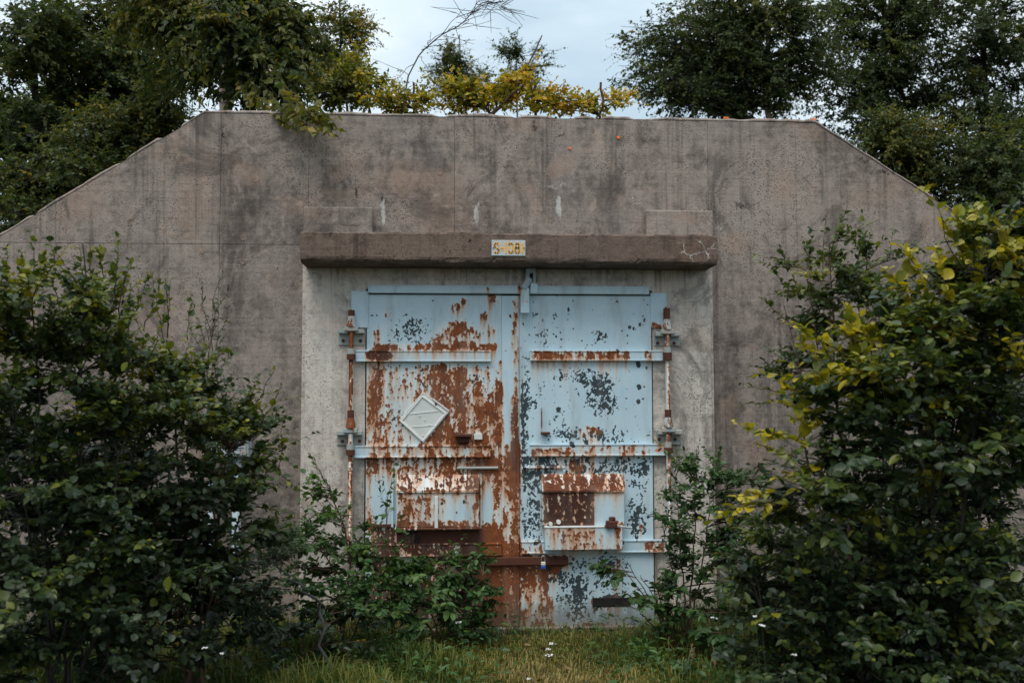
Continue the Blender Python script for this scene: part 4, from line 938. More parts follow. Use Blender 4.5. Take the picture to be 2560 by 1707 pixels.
p.shoots(SH(-3.1, (150, 1200, 40, 1190), (260, 1150, 90, 1160), (330, 1290, 210, 1330), (420, 1240, 290, 1250), (420, 1370, 300, 1450), (300, 1060, 180, 1080), (380, 1300, 440, 1420)), .064, .95, .30, 14, .004, .15)
p.build('alder_shrub', 'tall dense shrub with round dark leaves filling the left edge of the photo', 'shrub', b0, M['bark'], M['leaf'], T_MID, 'shrubs in front of the bunker', 280)

p = Plant(12); b0 = gnd(430, -2.3)
stems(p, b0, -2.3, ((380, 640), (440, 820), (520, 900), (330, 1000), (560, 1080), (420, 1250)))
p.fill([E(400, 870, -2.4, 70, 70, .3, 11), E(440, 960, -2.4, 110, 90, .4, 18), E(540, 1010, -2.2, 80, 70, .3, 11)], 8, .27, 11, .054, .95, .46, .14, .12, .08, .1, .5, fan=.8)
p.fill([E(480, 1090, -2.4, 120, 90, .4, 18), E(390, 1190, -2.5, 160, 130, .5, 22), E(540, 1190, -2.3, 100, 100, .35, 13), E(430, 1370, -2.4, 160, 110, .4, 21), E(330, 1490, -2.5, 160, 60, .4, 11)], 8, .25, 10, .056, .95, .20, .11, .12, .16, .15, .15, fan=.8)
p.shoots(SH(-2.32, (375, 780, 345, 620), (385, 760, 392, 640), (430, 780, 440, 660), (560, 1000, 640, 830), (580, 1010, 655, 880), (590, 1050, 665, 1010), (350, 840, 300, 700), (610, 1060, 690, 1130), (600, 1100, 650, 1040), (640, 1080, 652, 950), (540, 980, 600, 860), (560, 1120, 650, 1110), (570, 1160, 680, 1180)), .054, .9, .52, 15)
p.build('goat_willow', 'shrub with yellowish upper leaves between the left edge shrub and the pale sprig', 'shrub', b0, M['redtwig'], M['leaf'], T_MID, 'shrubs in front of the bunker', 240)

p = Plant(13)
p.stem([gnd(500, -1.7), at(480, 1100, -1.75), at(470, 850, -1.75), at(505, 640, -1.75)], .009, .0015)
p.stem([gnd(500, -1.7), at(500, 1120, -1.7), at(500, 880, -1.7), at(465, 650, -1.7)], .008, .0015)
p.shoots(SH(-1.7, (478, 780, 510, 622), (480, 790, 462, 640), (486, 830, 535, 690), (480, 860, 430, 735), (484, 900, 548, 780), (480, 920, 430, 840), (490, 960, 560, 880), (486, 760, 530, 650), (482, 820, 445, 700), (500, 980, 560, 930), (490, 940, 540, 850), (484, 870, 520, 760), (482, 800, 500, 690), (480, 900, 450, 800)), .046, .55, .55, 26, .0025, .0)
p.fill([E(500, 960, -1.7, 60, 90, .2, 11), E(560, 1000, -1.6, 70, 60, .2, 10)], 7, .18, 12, .044, .6, .5, .1, .1, .1, .0, .5, spread=.2, fan=.8)
p.build('willow_sprig', 'slender pale green willow sprig standing against bare concrete at left', 'shrub', gnd(500, -1.7), M['redtwig'], M['leaf_willow'], T_NARROW, 'shrubs in front of the bunker', 160)

p = Plant(14)
p.stem([gnd(770, -1.5), at(735, 1400, -1.55), at(690, 1345, -1.6), at(635, 1300, -1.6)], .012, .006)
p.fill([E(640, 1255, -1.6, 70, 36, .2, 13)], 7, .17, 13, .05, .42, .5, .1, .1, .1, .05, .15, fan=.8)
p.build('leaning_willow', 'grey leaning branch with narrow pale leaves beside the left wall edge', 'shrub', gnd(770, -1.5), M['dead'], M['leaf_willow'], T_NARROW, 'shrubs in front of the bunker', 120)

# young shrubs before the left door leaf
p = Plant(15)
b0 = gnd(790, -.95)
p.stem([b0, at(800, 1280, -.95), at(760, 1130, -.95), at(707, 1040, -.95)], .009, .002, wob=.006)
p.stem([b0, at(770, 1330, -.95), at(730, 1250, -1.0), at(700, 1180, -1.0)], .007, .002, wob=.006)
p.stem([b0, at(860, 1330, -.9), at(890, 1260, -.9)], .007, .002, wob=.006)
p.fill([E(760, 1240, -.95, 80, 60, .25, 10), E(730, 1330, -1.0, 70, 80, .25, 11), E(830, 1300, -.9, 90, 70, .25, 13), E(880, 1360, -.8, 80, 60, .25, 10), E(740, 1130, -.95, 40, 50, .12, 4), E(800, 1380, -1.1, 110, 60, .25, 12), E(700, 1260, -1.1, 60, 60, .2, 8)], 6, .22, 8, .060, .85, .46, .12, .05, .12, .18, .2, fan=.8)
p.shoots([(at(a, b_, -.95), at(c, d, -.95)) for a, b_, c, d in ((758, 1125, 707, 1036), (790, 1225, 738, 1075), (775, 1180, 720, 1110), (720, 1240, 690, 1150), (800, 1260, 880, 1200))], .058, .85, .5, 10, .003, .12, jit=.25)
p.build('young_shrub', 'small open shrub with thin shoots before the pale concrete left of the door', 'shrub', b0, M['redtwig'], M['leaf_fresh'], T_MID, 'shrubs in front of the bunker', 200)
p = Plant(16)
b0 = gnd(905, -.7)
p.stem([b0, at(895, 1300, -.7), at(888, 1180, -.7), at(905, 1062, -.7)], .006, .0015, wob=.004)
p.shoots([(at(a, b_, -.7), at(c, d, -.7)) for a, b_, c, d in ((888, 1200, 908, 1050), (889, 1190, 865, 1100), (890, 1250, 950, 1140), (892, 1270, 855, 1180), (893, 1300, 945, 1190), (890, 1200, 880, 1085))], .055, .9, .5, 9, .002, .1, jit=.25)
p.build('aspen_seedling', 'single thin upright seedling in front of the rusty left door leaf', 'seedling', b0, M['redtwig'], M['leaf_fresh'], T_MID, 'shrubs in front of the bunker', 60)
p = Plant(17)
b0 = gnd(1020, -.6)
for px, py in ((950, 1330), (1010, 1290), (1070, 1300), (1110, 1320), (930, 1400)): p.stem([b0, (b0+at(px, py, -.6))/2+np.array([0, 0, .05]), at(px, py, -.6)], .006, .002, wob=.004)
p.fill([E(1000, 1380, -.6, 90, 70, .25, 14), E(1075, 1360, -.55, 60, 75, .2, 11), E(930, 1400, -.7, 70, 60, .25, 11), E(1090, 1430, -.55, 60, 40, .2, 6), E(980, 1330, -.65, 90, 50, .2, 10), E(1090, 1320, -.55, 40, 50, .2, 7), E(900, 1330, -.75, 70, 60, .2, 9)], 6, .18, 8, .072, .72, .42, .12, .1, .15, .35, .2, fan=.8)
p.shoots([(at(a, b_, -.6), at(c, d, -.6)) for a, b_, c, d in ((1070, 1380, 1085, 1275), (1120, 1380, 1130, 1270), (1010, 1350, 1040, 1270), (980, 1350, 950, 1280))], .075, .7, .36, 9, .003, .35)
p.build('bramble', 'low leafy bramble at the foot of the rusty left door leaf', 'shrub', b0, M['redtwig'], M['leaf_fresh'], T_MID, 'shrubs in front of the bunker', 140)
p = Plant(18)
b0 = gnd(690, -1.3)
for px, py in ((640, 1380), (700, 1390), (760, 1410), (600, 1410)): p.stem([b0, (b0+at(px, py, -1.3))/2, at(px, py, -1.3)], .005, .002, wob=.004)
p.fill([E(650, 1430, -1.3, 100, 60, .3, 13), E(780, 1430, -1.2, 100, 50, .3, 11), E(560, 1420, -1.5, 90, 80, .3, 11)], 6, .15, 8, .06, .75, .18, .08, .1, .2, .3, .15, fan=.8)
p.build('undergrowth_shrub', 'low dark undergrowth plant beneath the leaning willow branch', 'shrub', b0, M['redtwig'], M['leaf'], T_MID, 'shrubs in front of the bunker', 60)

# ------------------------------------------------------------------ shrubs in front, right
p = Plant(21)
b0 = gnd(1960, -2.4)
for px, py in ((1850, 620), (1905, 560), (1990, 620), (1800, 700), (2050, 700)): p.stem([b0, (b0+at(px, py, -2.4))/2+np.array([.03, .05, -.1]), at(px, py, -2.4)], .013, .003)
p.fill([E(1890, 660, -2.4, 110, 120, .35, 21), E(2010, 700, -2.5, 130, 130, .4, 22), E(1830, 850, -2.3, 110, 110, .35, 14), E(1940, 950, -2.3, 150, 150, .4, 21)], 9, .22, 11, .046, .82, .30, .12, .22, .14, .1, .3, fan=.8)
p.shoots([(at(a, b_, -2.4), at(c, d, -2.4)) for a, b_, c, d in ((1890, 620, 1898, 488), (1900, 610, 1935, 500), (1870, 640, 1840, 545), (1820, 680, 1765, 600), (1830, 660, 1790, 560), (1960, 620, 1990, 540), (1860, 620, 1862, 520), (1810, 740, 1740, 680), (1790, 900, 1690, 880), (1800, 920, 1700, 930))], .048, .85, .42, 16)
p.build('small_leaf_shrub', 'bushy shrub with small dark leaves against bare concrete right of the door', 'shrub', b0, M['redtwig'], M['leaf'], T_MID, 'shrubs in front of the bunker', 200)

p = Plant(22); b0 = gnd(2150, -3.3)
stems(p, b0, -3.3, ((2150, 560), (2280, 540), (2000, 800), (1900, 830), (2300, 800), (1850, 1150), (1760, 1190), (2150, 1000)), .016)
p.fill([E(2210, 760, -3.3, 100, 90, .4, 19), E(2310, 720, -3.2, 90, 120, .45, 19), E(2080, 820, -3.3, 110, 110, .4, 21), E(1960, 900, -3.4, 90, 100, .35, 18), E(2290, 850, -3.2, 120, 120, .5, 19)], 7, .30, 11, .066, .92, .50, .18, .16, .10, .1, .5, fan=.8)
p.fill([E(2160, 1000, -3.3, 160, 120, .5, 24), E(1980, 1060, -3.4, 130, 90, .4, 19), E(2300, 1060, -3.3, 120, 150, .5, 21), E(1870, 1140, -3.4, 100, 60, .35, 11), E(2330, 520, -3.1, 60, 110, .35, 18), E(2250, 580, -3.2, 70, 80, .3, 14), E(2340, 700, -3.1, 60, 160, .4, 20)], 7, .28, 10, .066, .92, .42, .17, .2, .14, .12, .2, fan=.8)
p.shoots(SH(-3.38, (2220, 640, 2118, 415), (2240, 600, 2190, 470), (2290, 600, 2330, 490), (1990, 800, 1905, 745), (1960, 830, 1800, 735), (1990, 850, 1840, 745), (1950, 880, 1740, 860), (1960, 900, 1800, 830), (2010, 800, 1990, 760), (2060, 780, 2080, 690), (1900, 1060, 1780, 1100), (1860, 1150, 1600, 1195), (1850, 1130, 1640, 1180), (1880, 1030, 1770, 990), (2100, 700, 2020, 600), (2140, 660, 2060, 560), (1830, 1010, 1680, 970), (2000, 760, 1930, 760),
              (2260, 700, 2240, 540), (2180, 720, 2150, 560), (2320, 740, 2300, 580), (1920, 950, 1770, 920), (1940, 870, 1880, 780), (2070, 860, 2010, 740), (2150, 800, 2110, 680), (1880, 930, 1785, 870), (1900, 840, 1830, 780), (1850, 1060, 1745, 1020), (1900, 980, 1810, 960), (2050, 700, 2100, 560), (2240, 640, 2160, 500), (2280, 560, 2240, 470), (1960, 790, 1950, 700), (1800, 1130, 1690, 1140)), .080, .95, .86, 17, .004, .05)
p.build('large_alder', 'big shrub with large yellow green leaves filling the right side of the photo', 'shrub', b0, M['bark'], M['leaf'], T_MID, 'shrubs in front of the bunker', 300)

p = Plant(23); b0 = gnd(2080, -3.0)
stems(p, b0, -3.0, ((1800, 1250), (1950, 1200), (2150, 1250), (2280, 1250), (1750, 1400)), .012)
p.fill([E(1830, 1300, -2.9, 160, 90, .4, 21), E(2030, 1290, -3.1, 150, 120, .5, 22), E(2240, 1290, -3.2, 150, 130, .5, 22), E(1850, 1450, -2.8, 190, 90, .4, 21), E(2080, 1470, -3.1, 170, 110, .4, 22), E(2280, 1480, -3.2, 130, 120, .4, 22), E(1900, 1560, -3.3, 200, 90, .4, 26), E(2180, 1570, -3.4, 180, 90, .4, 26), E(2000, 1440, -3.4, 160, 90, .3, 20), E(2250, 1330, -3.5, 120, 110, .3, 18)], 8, .27, 10, .060, .88, .27, .14, .12, .18, .16, .2, fan=.8)
p.shoots(SH(-3.32, (2330, 1330, 2215, 1290), (2340, 1360, 2230, 1320), (2350, 1400, 2250, 1440), (1800, 1400, 1720, 1430), (2060, 1290, 1920, 1330), (2080, 1220, 1990, 1180), (1900, 1300, 1800, 1330)), .064, .95, .62, 11)
p.shoots(SH(-3.1, (2000, 1300, 1900, 1250), (2060, 1400, 1960, 1430), (1860, 1380, 1760, 1400), (1960, 1480, 1860, 1500), (2160, 1420, 2060, 1400), (2120, 1500, 2000, 1540)), .064, .95, .28, 12)
p.build('lower_alder', 'dark low shrub beneath the big yellow green shrub at right', 'shrub', b0, M['bark'], M['leaf'], T_MID, 'shrubs in front of the bunker', 200)

p = Plant(26); b0 = gnd(2150, -2.0)
stems(p, b0, -2.0, ((1850, 1250), (2000, 1150), (2180, 1050), (2300, 1000), (1780, 1400)), .012)
p.fill([E(1830, 1330, -2.0, 130, 110, .35, 30), E(1990, 1250, -2.1, 140, 130, .4, 36), E(2180, 1150, -2.2, 150, 150, .4, 40), E(2300, 900, -2.2, 120, 150, .4, 34), E(2080, 1400, -2.2, 170, 90, .4, 30), E(2280, 1380, -2.2, 130, 140, .4, 30), E(2150, 900, -2.3, 110, 110, .35, 22)], 9, .26, 10, .060, .9, .16, .10, .12, .18, .16, .2)
p.build('background_shrub', 'dark dense shrub between the yellow green shrub and the wall at right', 'shrub', b0, M['bark'], M['leaf'], T_MID, 'shrubs in front of the bunker', 0)
p = Plant(27); b0 = gnd(250, -2.0)
stems(p, b0, -2.0, ((120, 1000), (300, 1050), (450, 1200), (50, 1200)), .012)
p.fill([E(100, 1050, -2.1, 150, 150, .4, 34), E(300, 1080, -2.1, 130, 130, .4, 30), E(430, 1270, -2.0, 130, 130, .35, 30), E(150, 1330, -2.2, 190, 140, .4, 36), E(580, 1390, -1.9, 80, 80, .3, 12)], 9, .26, 10, .060, .9, .14, .10, .12, .18, .16, .2)
p.build('background_shrub', 'dark dense shrub behind the two front shrubs at left, near the wall', 'shrub', b0, M['bark'], M['leaf'], T_MID, 'shrubs in front of the bunker', 0)
p = Plant(24)
b0 = gnd(1570, -1.0)
for px, py in ((1600, 1030), (1550, 1100), (1640, 1080), (1520, 1200), (1470, 1320), (1420, 1290)): p.stem([b0, (b0+at(px, py, -1.0))/2+np.array([.02, 0, 0]), at(px, py, -1.0)], .008, .002, wob=.006)
p.fill([E(1610, 1120, -1.0, 75, 110, .25, 18), E(1560, 1200, -1.0, 60, 80, .2, 10), E(1700, 1130, -1.1, 70, 110, .3, 13), E(1600, 1270, -1.0, 70, 70, .25, 10), E(1670, 1270, -1.1, 70, 90, .3, 12), E(1560, 1330, -1.0, 60, 50, .2, 8)], 6, .19, 9, .052, .78, .30, .1, .1, .12, .15, .3, fan=.8)
p.shoots([(at(a, b_, -1.0), at(c, d, -1.0)) for a, b_, c, d in ((1600, 1100, 1608, 1000), (1580, 1130, 1530, 1080), (1590, 1100, 1560, 1010), (1640, 1100, 1660, 1010), (1560, 1190, 1500, 1140))], .05, .8, .36, 11, .003)
p.build('hawthorn_shrub', 'thin leafy shrub covering the lower part of the right hinge rod', 'shrub', b0, M['redtwig'], M['leaf_fresh'], T_MID, 'shrubs in front of the bunker', 140)
p = Plant(25)
b0 = gnd(1540, -.9)
for px, py in ((1440, 1290), (1500, 1320), (1560, 1350), (1430, 1380)): p.stem([b0, (b0+at(px, py, -.9))/2+np.array([0, 0, .06]), at(px, py, -.9)], .007, .002, wob=.006)
p.fill([E(1500, 1380, -.9, 60, 55, .2, 7), E(1570, 1410, -1.0, 70, 55, .25, 8), E(1430, 1310, -.85, 40, 25, .1, 3), E(1660, 1400, -1.3, 100, 80, .3, 11)], 5, .16, 7, .080, .78, .36, .1, .1, .15, .35, .2, fan=.8)
p.build('raspberry_bush', 'leafy raspberry plant with broad bright leaves before the right door foot', 'shrub', b0, M['redtwig'], M['leaf_fresh'], T_MID, 'shrubs in front of the bunker', 160)

# shrubs just beyond the two edges of the view
for sd_, px, lb in ((28, 2620, 'dark shrub past the right edge of the big yellow green shrub'), (29, -260, 'dark shrub past the left edge of the tall dense shrub')):
    p = Plant(sd_); b0 = gnd(px, -2.3); k_ = 1 if px > 0 else -1
    stems(p, b0, -2.3, ((px-90, 700), (px+60, 800), (px, 1000), (px+120, 1200)), .013)
    p.fill([E(px, 760, -2.3, 170, 150, .5, 24), E(px-40*k_, 1000, -2.4, 210, 170, .6, 34), E(px, 1280, -2.4, 230, 190, .6, 34)], 8, .28, 11, .060, .92, .30, .13, .2, .16, .12, .3, fan=.8)
    p.build('shrub', lb, 'shrub', b0, M['bark'], M['leaf'], T_MID, 'shrubs in front of the bunker', 0)
# ------------------------------------------------------------------ trees and shrubs on and behind the mound
def mz(x, y): return float(max(topz(x)-.22-max(0, y-9)*.25, -.2))
def tree(seed, name, label, px, y, top, ells, ntw, tlen, nleaf, leaf, tone, bark=None, r0=.09, lean=0, mat='leaf_tree', T=T_LO, group='trees behind the bunker', cat='tree', width=.8, ztone=.12, droop=.2, leafdroop=.25, limb_r=.012, wind=None, nparts=0, shoots=None, tvar=.14, updir=.5, extra=None):
    p = Plant(seed); q = at(px, 260, y); b0 = np.array([q[0], y, mz(q[0], y)-.1]); t1 = at(px+lean, top, y)
    p.stem([b0, (b0+t1)/2+np.array([.05, .03, 0]), t1], r0, .012, 8, 18, .015)
    for e in extra or (): p.stem([at(*v) for v in e], .02, .006, 6, 12, .01)
    p.fill(ells, ntw, tlen, nleaf, leaf, width, tone, tvar, ztone, droop, leafdroop, .1, .0028, limb_r, updir=updir, wind=wind, jit=.5)
    if shoots: p.shoots(shoots, leaf*1.22, width, tone+.20, 17, .003, .5, updir=.4)
    return p.build(name, label, cat, b0, M['bark'], M[mat], T, group, nparts, 'leaf', 'trunk', 'crown', M[bark or 'bark'])

# left
ov = [(at(a, b_, y1), at(c, d, y2)) for a, b_, y1, c, d, y2 in ((640, 180, .6, 700, 300, -.1), (640, 190, .5, 770, 285, -.2), (620, 200, .5, 745, 300, -.15), (600, 190, .6, 660, 290, .0), (570, 180, .8, 610, 275, .3), (660, 150, .7, 740, 240, .2), (650, 230, .2, 778, 275, -.2), (560, 210, .6, 640, 262, .3), (680, 255, .0, 760, 302, -.2), (600, 120, .8, 690, 240, .2), (540, 130, .9, 600, 260, .3), (690, 90, .9, 760, 200, .4), (620, 60, 1., 720, 170, .4), (470, 120, 1., 460, 240, .5), (640, 215, .2, 715, 262, -.1), (610, 215, .3, 690, 285, -.1), (650, 205, .3, 735, 290, -.15), (580, 200, .6, 628, 268, .1), (600, 150, .6, 670, 230, .1), (540, 180, .7, 575, 250, .3), (700, 240, .1, 775, 295, -.25), (690, 255, 0, 752, 308, -.25), (700, 235, .1, 785, 300, -.3), (670, 245, .1, 720, 312, -.3), (720, 250, .0, 770, 310, -.3), (640, 240, .2, 700, 300, -.2), (660, 250, .1, 760, 280, -.25), (600, 230, .4, 650, 285, .0), (620, 235, .3, 680, 300, -.1))]
tree(31, 'birch', 'birch with a pale trunk rising just behind the left end of the flat top', 518, 1.2, -160, [E(510, 70, .7, 60, 50, .25, 16), E(590, 60, 1.5, 150, 90, .6, 60), E(420, 100, 1.6, 120, 90, .6, 40), E(700, 90, 1.3, 70, 80, .4, 30), E(610, 170, .9, 90, 45, .3, 26), E(330, 20, 1.8, 130, 60, .6, 30)],
     10, .32, 13, .076, .46, 'birch', .075, -22, T=T_BIRCH, width=.85, droop=.45, leafdroop=.7, nparts=150, shoots=ov, extra=[((512, 60, 1.2), (580, 120, .9), (650, 190, .5))], limb_r=.006)
tree(32, 'broadleaf_tree', 'dark leafy tree behind the left shoulder of the bunker', 260, 4.2, -140, [E(250, 170, 4.2, 200, 120, 1.0, 100), E(330, 60, 4.5, 130, 90, .8, 44), E(150, 60, 4.2, 100, 70, .7, 20)], 11, .38, 14, .080, .44, None, .1, -20, limb_r=.006)
tree(33, 'broadleaf_tree', 'leftmost tree, with drooping leafy boughs at the top left corner', 60, 3.6, -120, [E(50, 300, 3.6, 140, 130, .9, 80), E(70, 130, 3.6, 100, 70, .7, 26), E(130, 40, 3.4, 80, 35, .5, 14)], 11, .38, 14, .080, .36, None, .09, 20, limb_r=.006)
tree(34, 'shoulder_shrub', 'dense olive shrub hanging over the middle of the left sloping edge', 300, 2.6, 250, [E(250, 330, 2.6, 170, 90, .6, 95), E(390, 230, 2.4, 70, 60, .4, 26), E(90, 440, 2.4, 150, 90, .5, 80), E(20, 520, 1.8, 110, 70, .4, 55), E(40, 430, 2.2, 120, 70, .4, 40), E(190, 400, 1.9, 100, 50, .4, 30)], 10, .32, 12, .066, .48, None, .04, 0, cat='shrub', width=.85, limb_r=.006)
tree(35, 'reddish_birch', 'fine twigged birch with reddish brown upper leaves left of the bare branch', 770, 5.5, 0, [E(770, 80, 5.5, 60, 80, .5, 30), E(720, 150, 5.3, 60, 60, .5, 22), E(800, 170, 5.4, 40, 50, .4, 14), E(830, 60, 5.5, 40, 60, .4, 9)], 9, .34, 12, .062, .68, None, .045, 10, ztone=.1, tvar=.16, limb_r=.005)
# centre
def yshrub(seed, label, px, y, ells, nt=8, tone=.5, **kw): return tree(seed, 'yellow_shrub', label, px, y, 190, ells, nt, .22, 9, .062, tone, 'redtwig', .02, 20, 'leaf_yellow', T_MID, 'yellow shrubs on the mound', 'shrub', .8, .1, .05, .1, .007, nparts=kw.pop('nparts', 40), **kw)
yshrub(41, 'dull yellow shrub directly below the reddish birch', 780, 2.2, [E(760, 190, 2.2, 90, 50, .5, 42), E(850, 205, 2.2, 40, 34, .3, 9)], 6, .18)
yshrub(47, 'loose yellow green branches rising left of the bare branch', 830, 2.6, [E(800, 150, 2.6, 70, 50, .4, 18), E(860, 190, 2.5, 40, 40, .3, 10), E(740, 170, 2.6, 60, 60, .4, 16)], 5, .26, nparts=30)
yshrub(42, 'yellow shrub at the foot of the bare leaning branch', 930, 1.8, [E(930, 234, 1.8, 95, 20, .4, 24)], 5, .38)
yshrub(43, 'bright golden shrub near the middle of the flat top', 1100, 1.6, [E(1070, 218, 1.6, 115, 28, .4, 32), E(1165, 190, 1.6, 40, 28, .3, 8)], 6, .52, nparts=80)
yshrub(44, 'golden shrub with a bare stick poking out above it', 1210, 1.5, [E(1240, 226, 1.5, 80, 24, .3, 19), E(1195, 180, 1.5, 25, 30, .2, 6)], 5, .60, extra=[((1130, 262, 1.5), (1190, 200, 1.5), (1245, 82, 1.5))], nparts=60)
yshrub(45, 'low yellow branches trailing to the foot of the right birch', 1360, 1.6, [E(1330, 238, 1.6, 95, 14, .3, 15), E(1430, 236, 1.7, 40, 8, .2, 4)], 5, .55)
# bare leaning branch
p = Plant(46); b0 = at(905, 258, 2.4); b0[2] = mz(b0[0], 2.4)-.05
mainb = p.stem([b0, at(935, 190, 2.4), at(990, 100, 2.4), at(1060, 55, 2.4), at(1112, 5, 2.4), at(1160, 20, 2.4)], .010, .003, 6, 24, .005)
rg = np.random.default_rng(9)
for k_ in range(46):
    i = int(rg.integers(3, 23)); a = mainb[i]; d = np.array([rg.normal(.25, .45), rg.normal(0, .3), rg.normal(.15, .35)]); d = d/np.linalg.norm(d)*rg.uniform(.15, .55)
    u = np.linspace(0, 1, 6)[:, None]; P_ = a+d*u+np.array([0, 0, -.06])*u*u+np.cumsum(rg.normal(0, .012, (6, 3)), 0); p.tube(P_[None], np.linspace(.0045, .002, 6)[None], 3)
    if k_ % 3 == 0:
        d2 = d*.6+rg.normal(0, .12, 3); P2 = P_[3]+d2*u; p.tube(P2[None], np.linspace(.0045, .002, 6)[None], 3)
root = empty('bare_branch', b0, 'bare leafless branch leaning right against the sky', 'dead tree'); link('main_limb', np_mesh('main_limb', np.vstack(p.sv), np.vstack(p.sf)), M['dead'], root); link('branches', np_mesh('branches', np.vstack(p.tv), np.vstack(p.tf)), M['dead'], root)
tree(51, 'far_birch', 'left one of the two small far trees in the gap of sky', 1040, 16, 80, [E(1020, 145, 16, 32, 45, .7, 22), E(1075, 170, 16, 36, 45, .7, 20), E(1110, 200, 16, 40, 36, .7, 12), E(1010, 200, 16, 40, 40, .6, 14)], 9, .5, 11, .085, .30, None, .05, 15, wind=(.3, 0, .1))
tree(52, 'far_birch', 'right one of the two small far trees in the gap of sky', 1185, 16, 85, [E(1165, 120, 16, 24, 40, .5, 13), E(1235, 140, 16, 28, 30, .5, 9), E(1190, 195, 16, 50, 40, .8, 14)], 9, .5, 11, .085, .16, None, .05, 0, wind=(.3, 0, .1))
# right
tree(61, 'birch', 'birch with pale forked trunk above the right half of the flat top', 1765, 8, -150, [E(1560, 130, 8, 150, 120, 1.1, 100), E(1500, 200, 7.5, 110, 55, .8, 44), E(1720, 180, 8, 150, 90, 1.0, 70), E(1700, 40, 8, 180, 80, 1.1, 80), E(1860, 110, 8.3, 110, 130, 1.0, 60), E(1460, 110, 8, 70, 80, .8, 26)], 11, .42, 13, .078, .30, 'birch', .11, -10, droop=.3, extra=[((1772, 60, 8), (1790, 20, 8), (1800, -60, 8)), ((1765, 90, 8), (1745, 10, 8), (1735, -80, 8))])
tree(62, 'broadleaf_tree', 'tall dark tree behind the right shoulder of the bunker', 2020, 9.5, -160, [E(2020, 100, 9.5, 160, 130, 1.3, 90), E(1960, 230, 9.3, 130, 90, 1.0, 40), E(2110, 210, 9.5, 130, 100, 1.1, 44), E(2130, 20, 9.4, 110, 70, 1.0, 36), E(1900, 20, 9.5, 80, 60, .8, 20)], 11, .45, 13, .088, .24, None, .12, 10)
tree(63, 'broadleaf_tree', 'rightmost tall tree with sky showing through at the top right corner', 2260, 9, -160, [E(2270, 90, 9, 170, 150, 1.4, 90), E(2260, 260, 9, 170, 90, 1.1, 60), E(2330, 380, 8, 130, 120, 1.0, 50)], 11, .45, 13, .088, .20, None, .12, -10)
tree(64, 'shoulder_shrub', 'olive shrub just behind the upper part of the right sloping edge', 2060, 3.4, 260, [E(2060, 330, 3.4, 120, 80, .6, 64), E(2150, 390, 3.2, 120, 80, .6, 60)], 11, .34, 12, .058, .48, None, .04, 0, cat='shrub', width=.85)
tree(65, 'shoulder_shrub', 'dark shrub behind the lower part of the right sloping edge', 2280, 3.0, 300, [E(2270, 370, 3.0, 140, 110, .7, 60), E(2280, 480, 2.8, 130, 100, .6, 60), E(2330, 560, 2.0, 80, 80, .4, 30)], 11, .34, 12, .06, .30, None, .04, 0, cat='shrub', width=.85)

# ------------------------------------------------------------------ grass and small plants
rg = np.random.default_rng(77)
def grass(n, xr, yr, hf, dens, label=None):
    x = rg.uniform(*xr, n*3); y = rg.uniform(*yr, n*3); k_ = rg.uniform(0, 1, n*3) < dens(x, y); x, y = x[k_][:n], y[k_][:n]; n = len(x)
    h = hf(x, y)*rg.uniform(.45, 1.25, n); a = rg.uniform(0, 2*np.pi, n); ln = rg.uniform(.15, .9, n)
    d = np.stack([np.cos(a), np.sin(a), 0*a], -1); sd_ = np.stack([-np.sin(a), np.cos(a), 0*a], -1); w = rg.uniform(.0018, .0042, n)[:, None]
    b = np.stack([x, y, wavy(x, y)-.035], -1); z = np.array([0, 0, 1.0])
    m1 = b+z*h[:, None]*.5+d*(h*ln*.16)[:, None]; m2 = b+z*h[:, None]*.85+d*(h*ln*.5)[:, None]; t = b+z*(h*(1.02-.22*ln))[:, None]+d*(h*ln*.95)[:, None]
    V = np.stack([b-sd_*w, b+sd_*w, m1-sd_*w*.9, m1+sd_*w*.9, m2-sd_*w*.6, m2+sd_*w*.6, t], 1).reshape(-1, 3)
    F = np.array([(0, 1, 3), (0, 3, 2), (2, 3, 5), (2, 5, 4), (4, 5, 6)])[None]+(np.arange(n)*7)[:, None, None]
    big = .5+.5*np.sin(x*2.3+1)*np.sin(y*2.9+x)
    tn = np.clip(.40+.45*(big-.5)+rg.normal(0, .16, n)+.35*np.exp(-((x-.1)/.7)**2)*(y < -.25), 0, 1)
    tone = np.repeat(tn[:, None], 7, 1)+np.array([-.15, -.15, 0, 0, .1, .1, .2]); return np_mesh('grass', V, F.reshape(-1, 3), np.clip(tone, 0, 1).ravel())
path = lambda x, y: np.exp(-((x-.02+.05*y)/.42)**2)*(y < -.2)
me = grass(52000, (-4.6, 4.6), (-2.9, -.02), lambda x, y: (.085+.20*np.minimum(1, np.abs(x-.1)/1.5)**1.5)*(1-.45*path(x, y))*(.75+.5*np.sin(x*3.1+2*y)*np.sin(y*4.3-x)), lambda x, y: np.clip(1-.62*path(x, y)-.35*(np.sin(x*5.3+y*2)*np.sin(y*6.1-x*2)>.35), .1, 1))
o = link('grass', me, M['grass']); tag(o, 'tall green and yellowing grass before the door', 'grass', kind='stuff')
me = grass(9000, (-.75, .95), (-2.4, -.12), lambda x, y: .035+.02*rg.uniform(0, 1, len(x)), lambda x, y: path(x, y)**.5); me.name = 'worn_grass'
a_ = me.attributes['tone']; v_ = np.empty(len(a_.data), np.float32); a_.data.foreach_get('value', v_); a_.data.foreach_set('value', np.clip(v_+.12, 0, 1))
o = link('worn_grass', me, M['grass']); tag(o, 'short trampled yellow grass on the worn path to the door', 'grass', kind='stuff')
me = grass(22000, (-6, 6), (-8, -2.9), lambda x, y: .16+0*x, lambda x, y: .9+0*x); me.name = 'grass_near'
o = link('grass_near', me, M['grass']); tag(o, 'grass nearer the viewer', 'grass', kind='stuff')

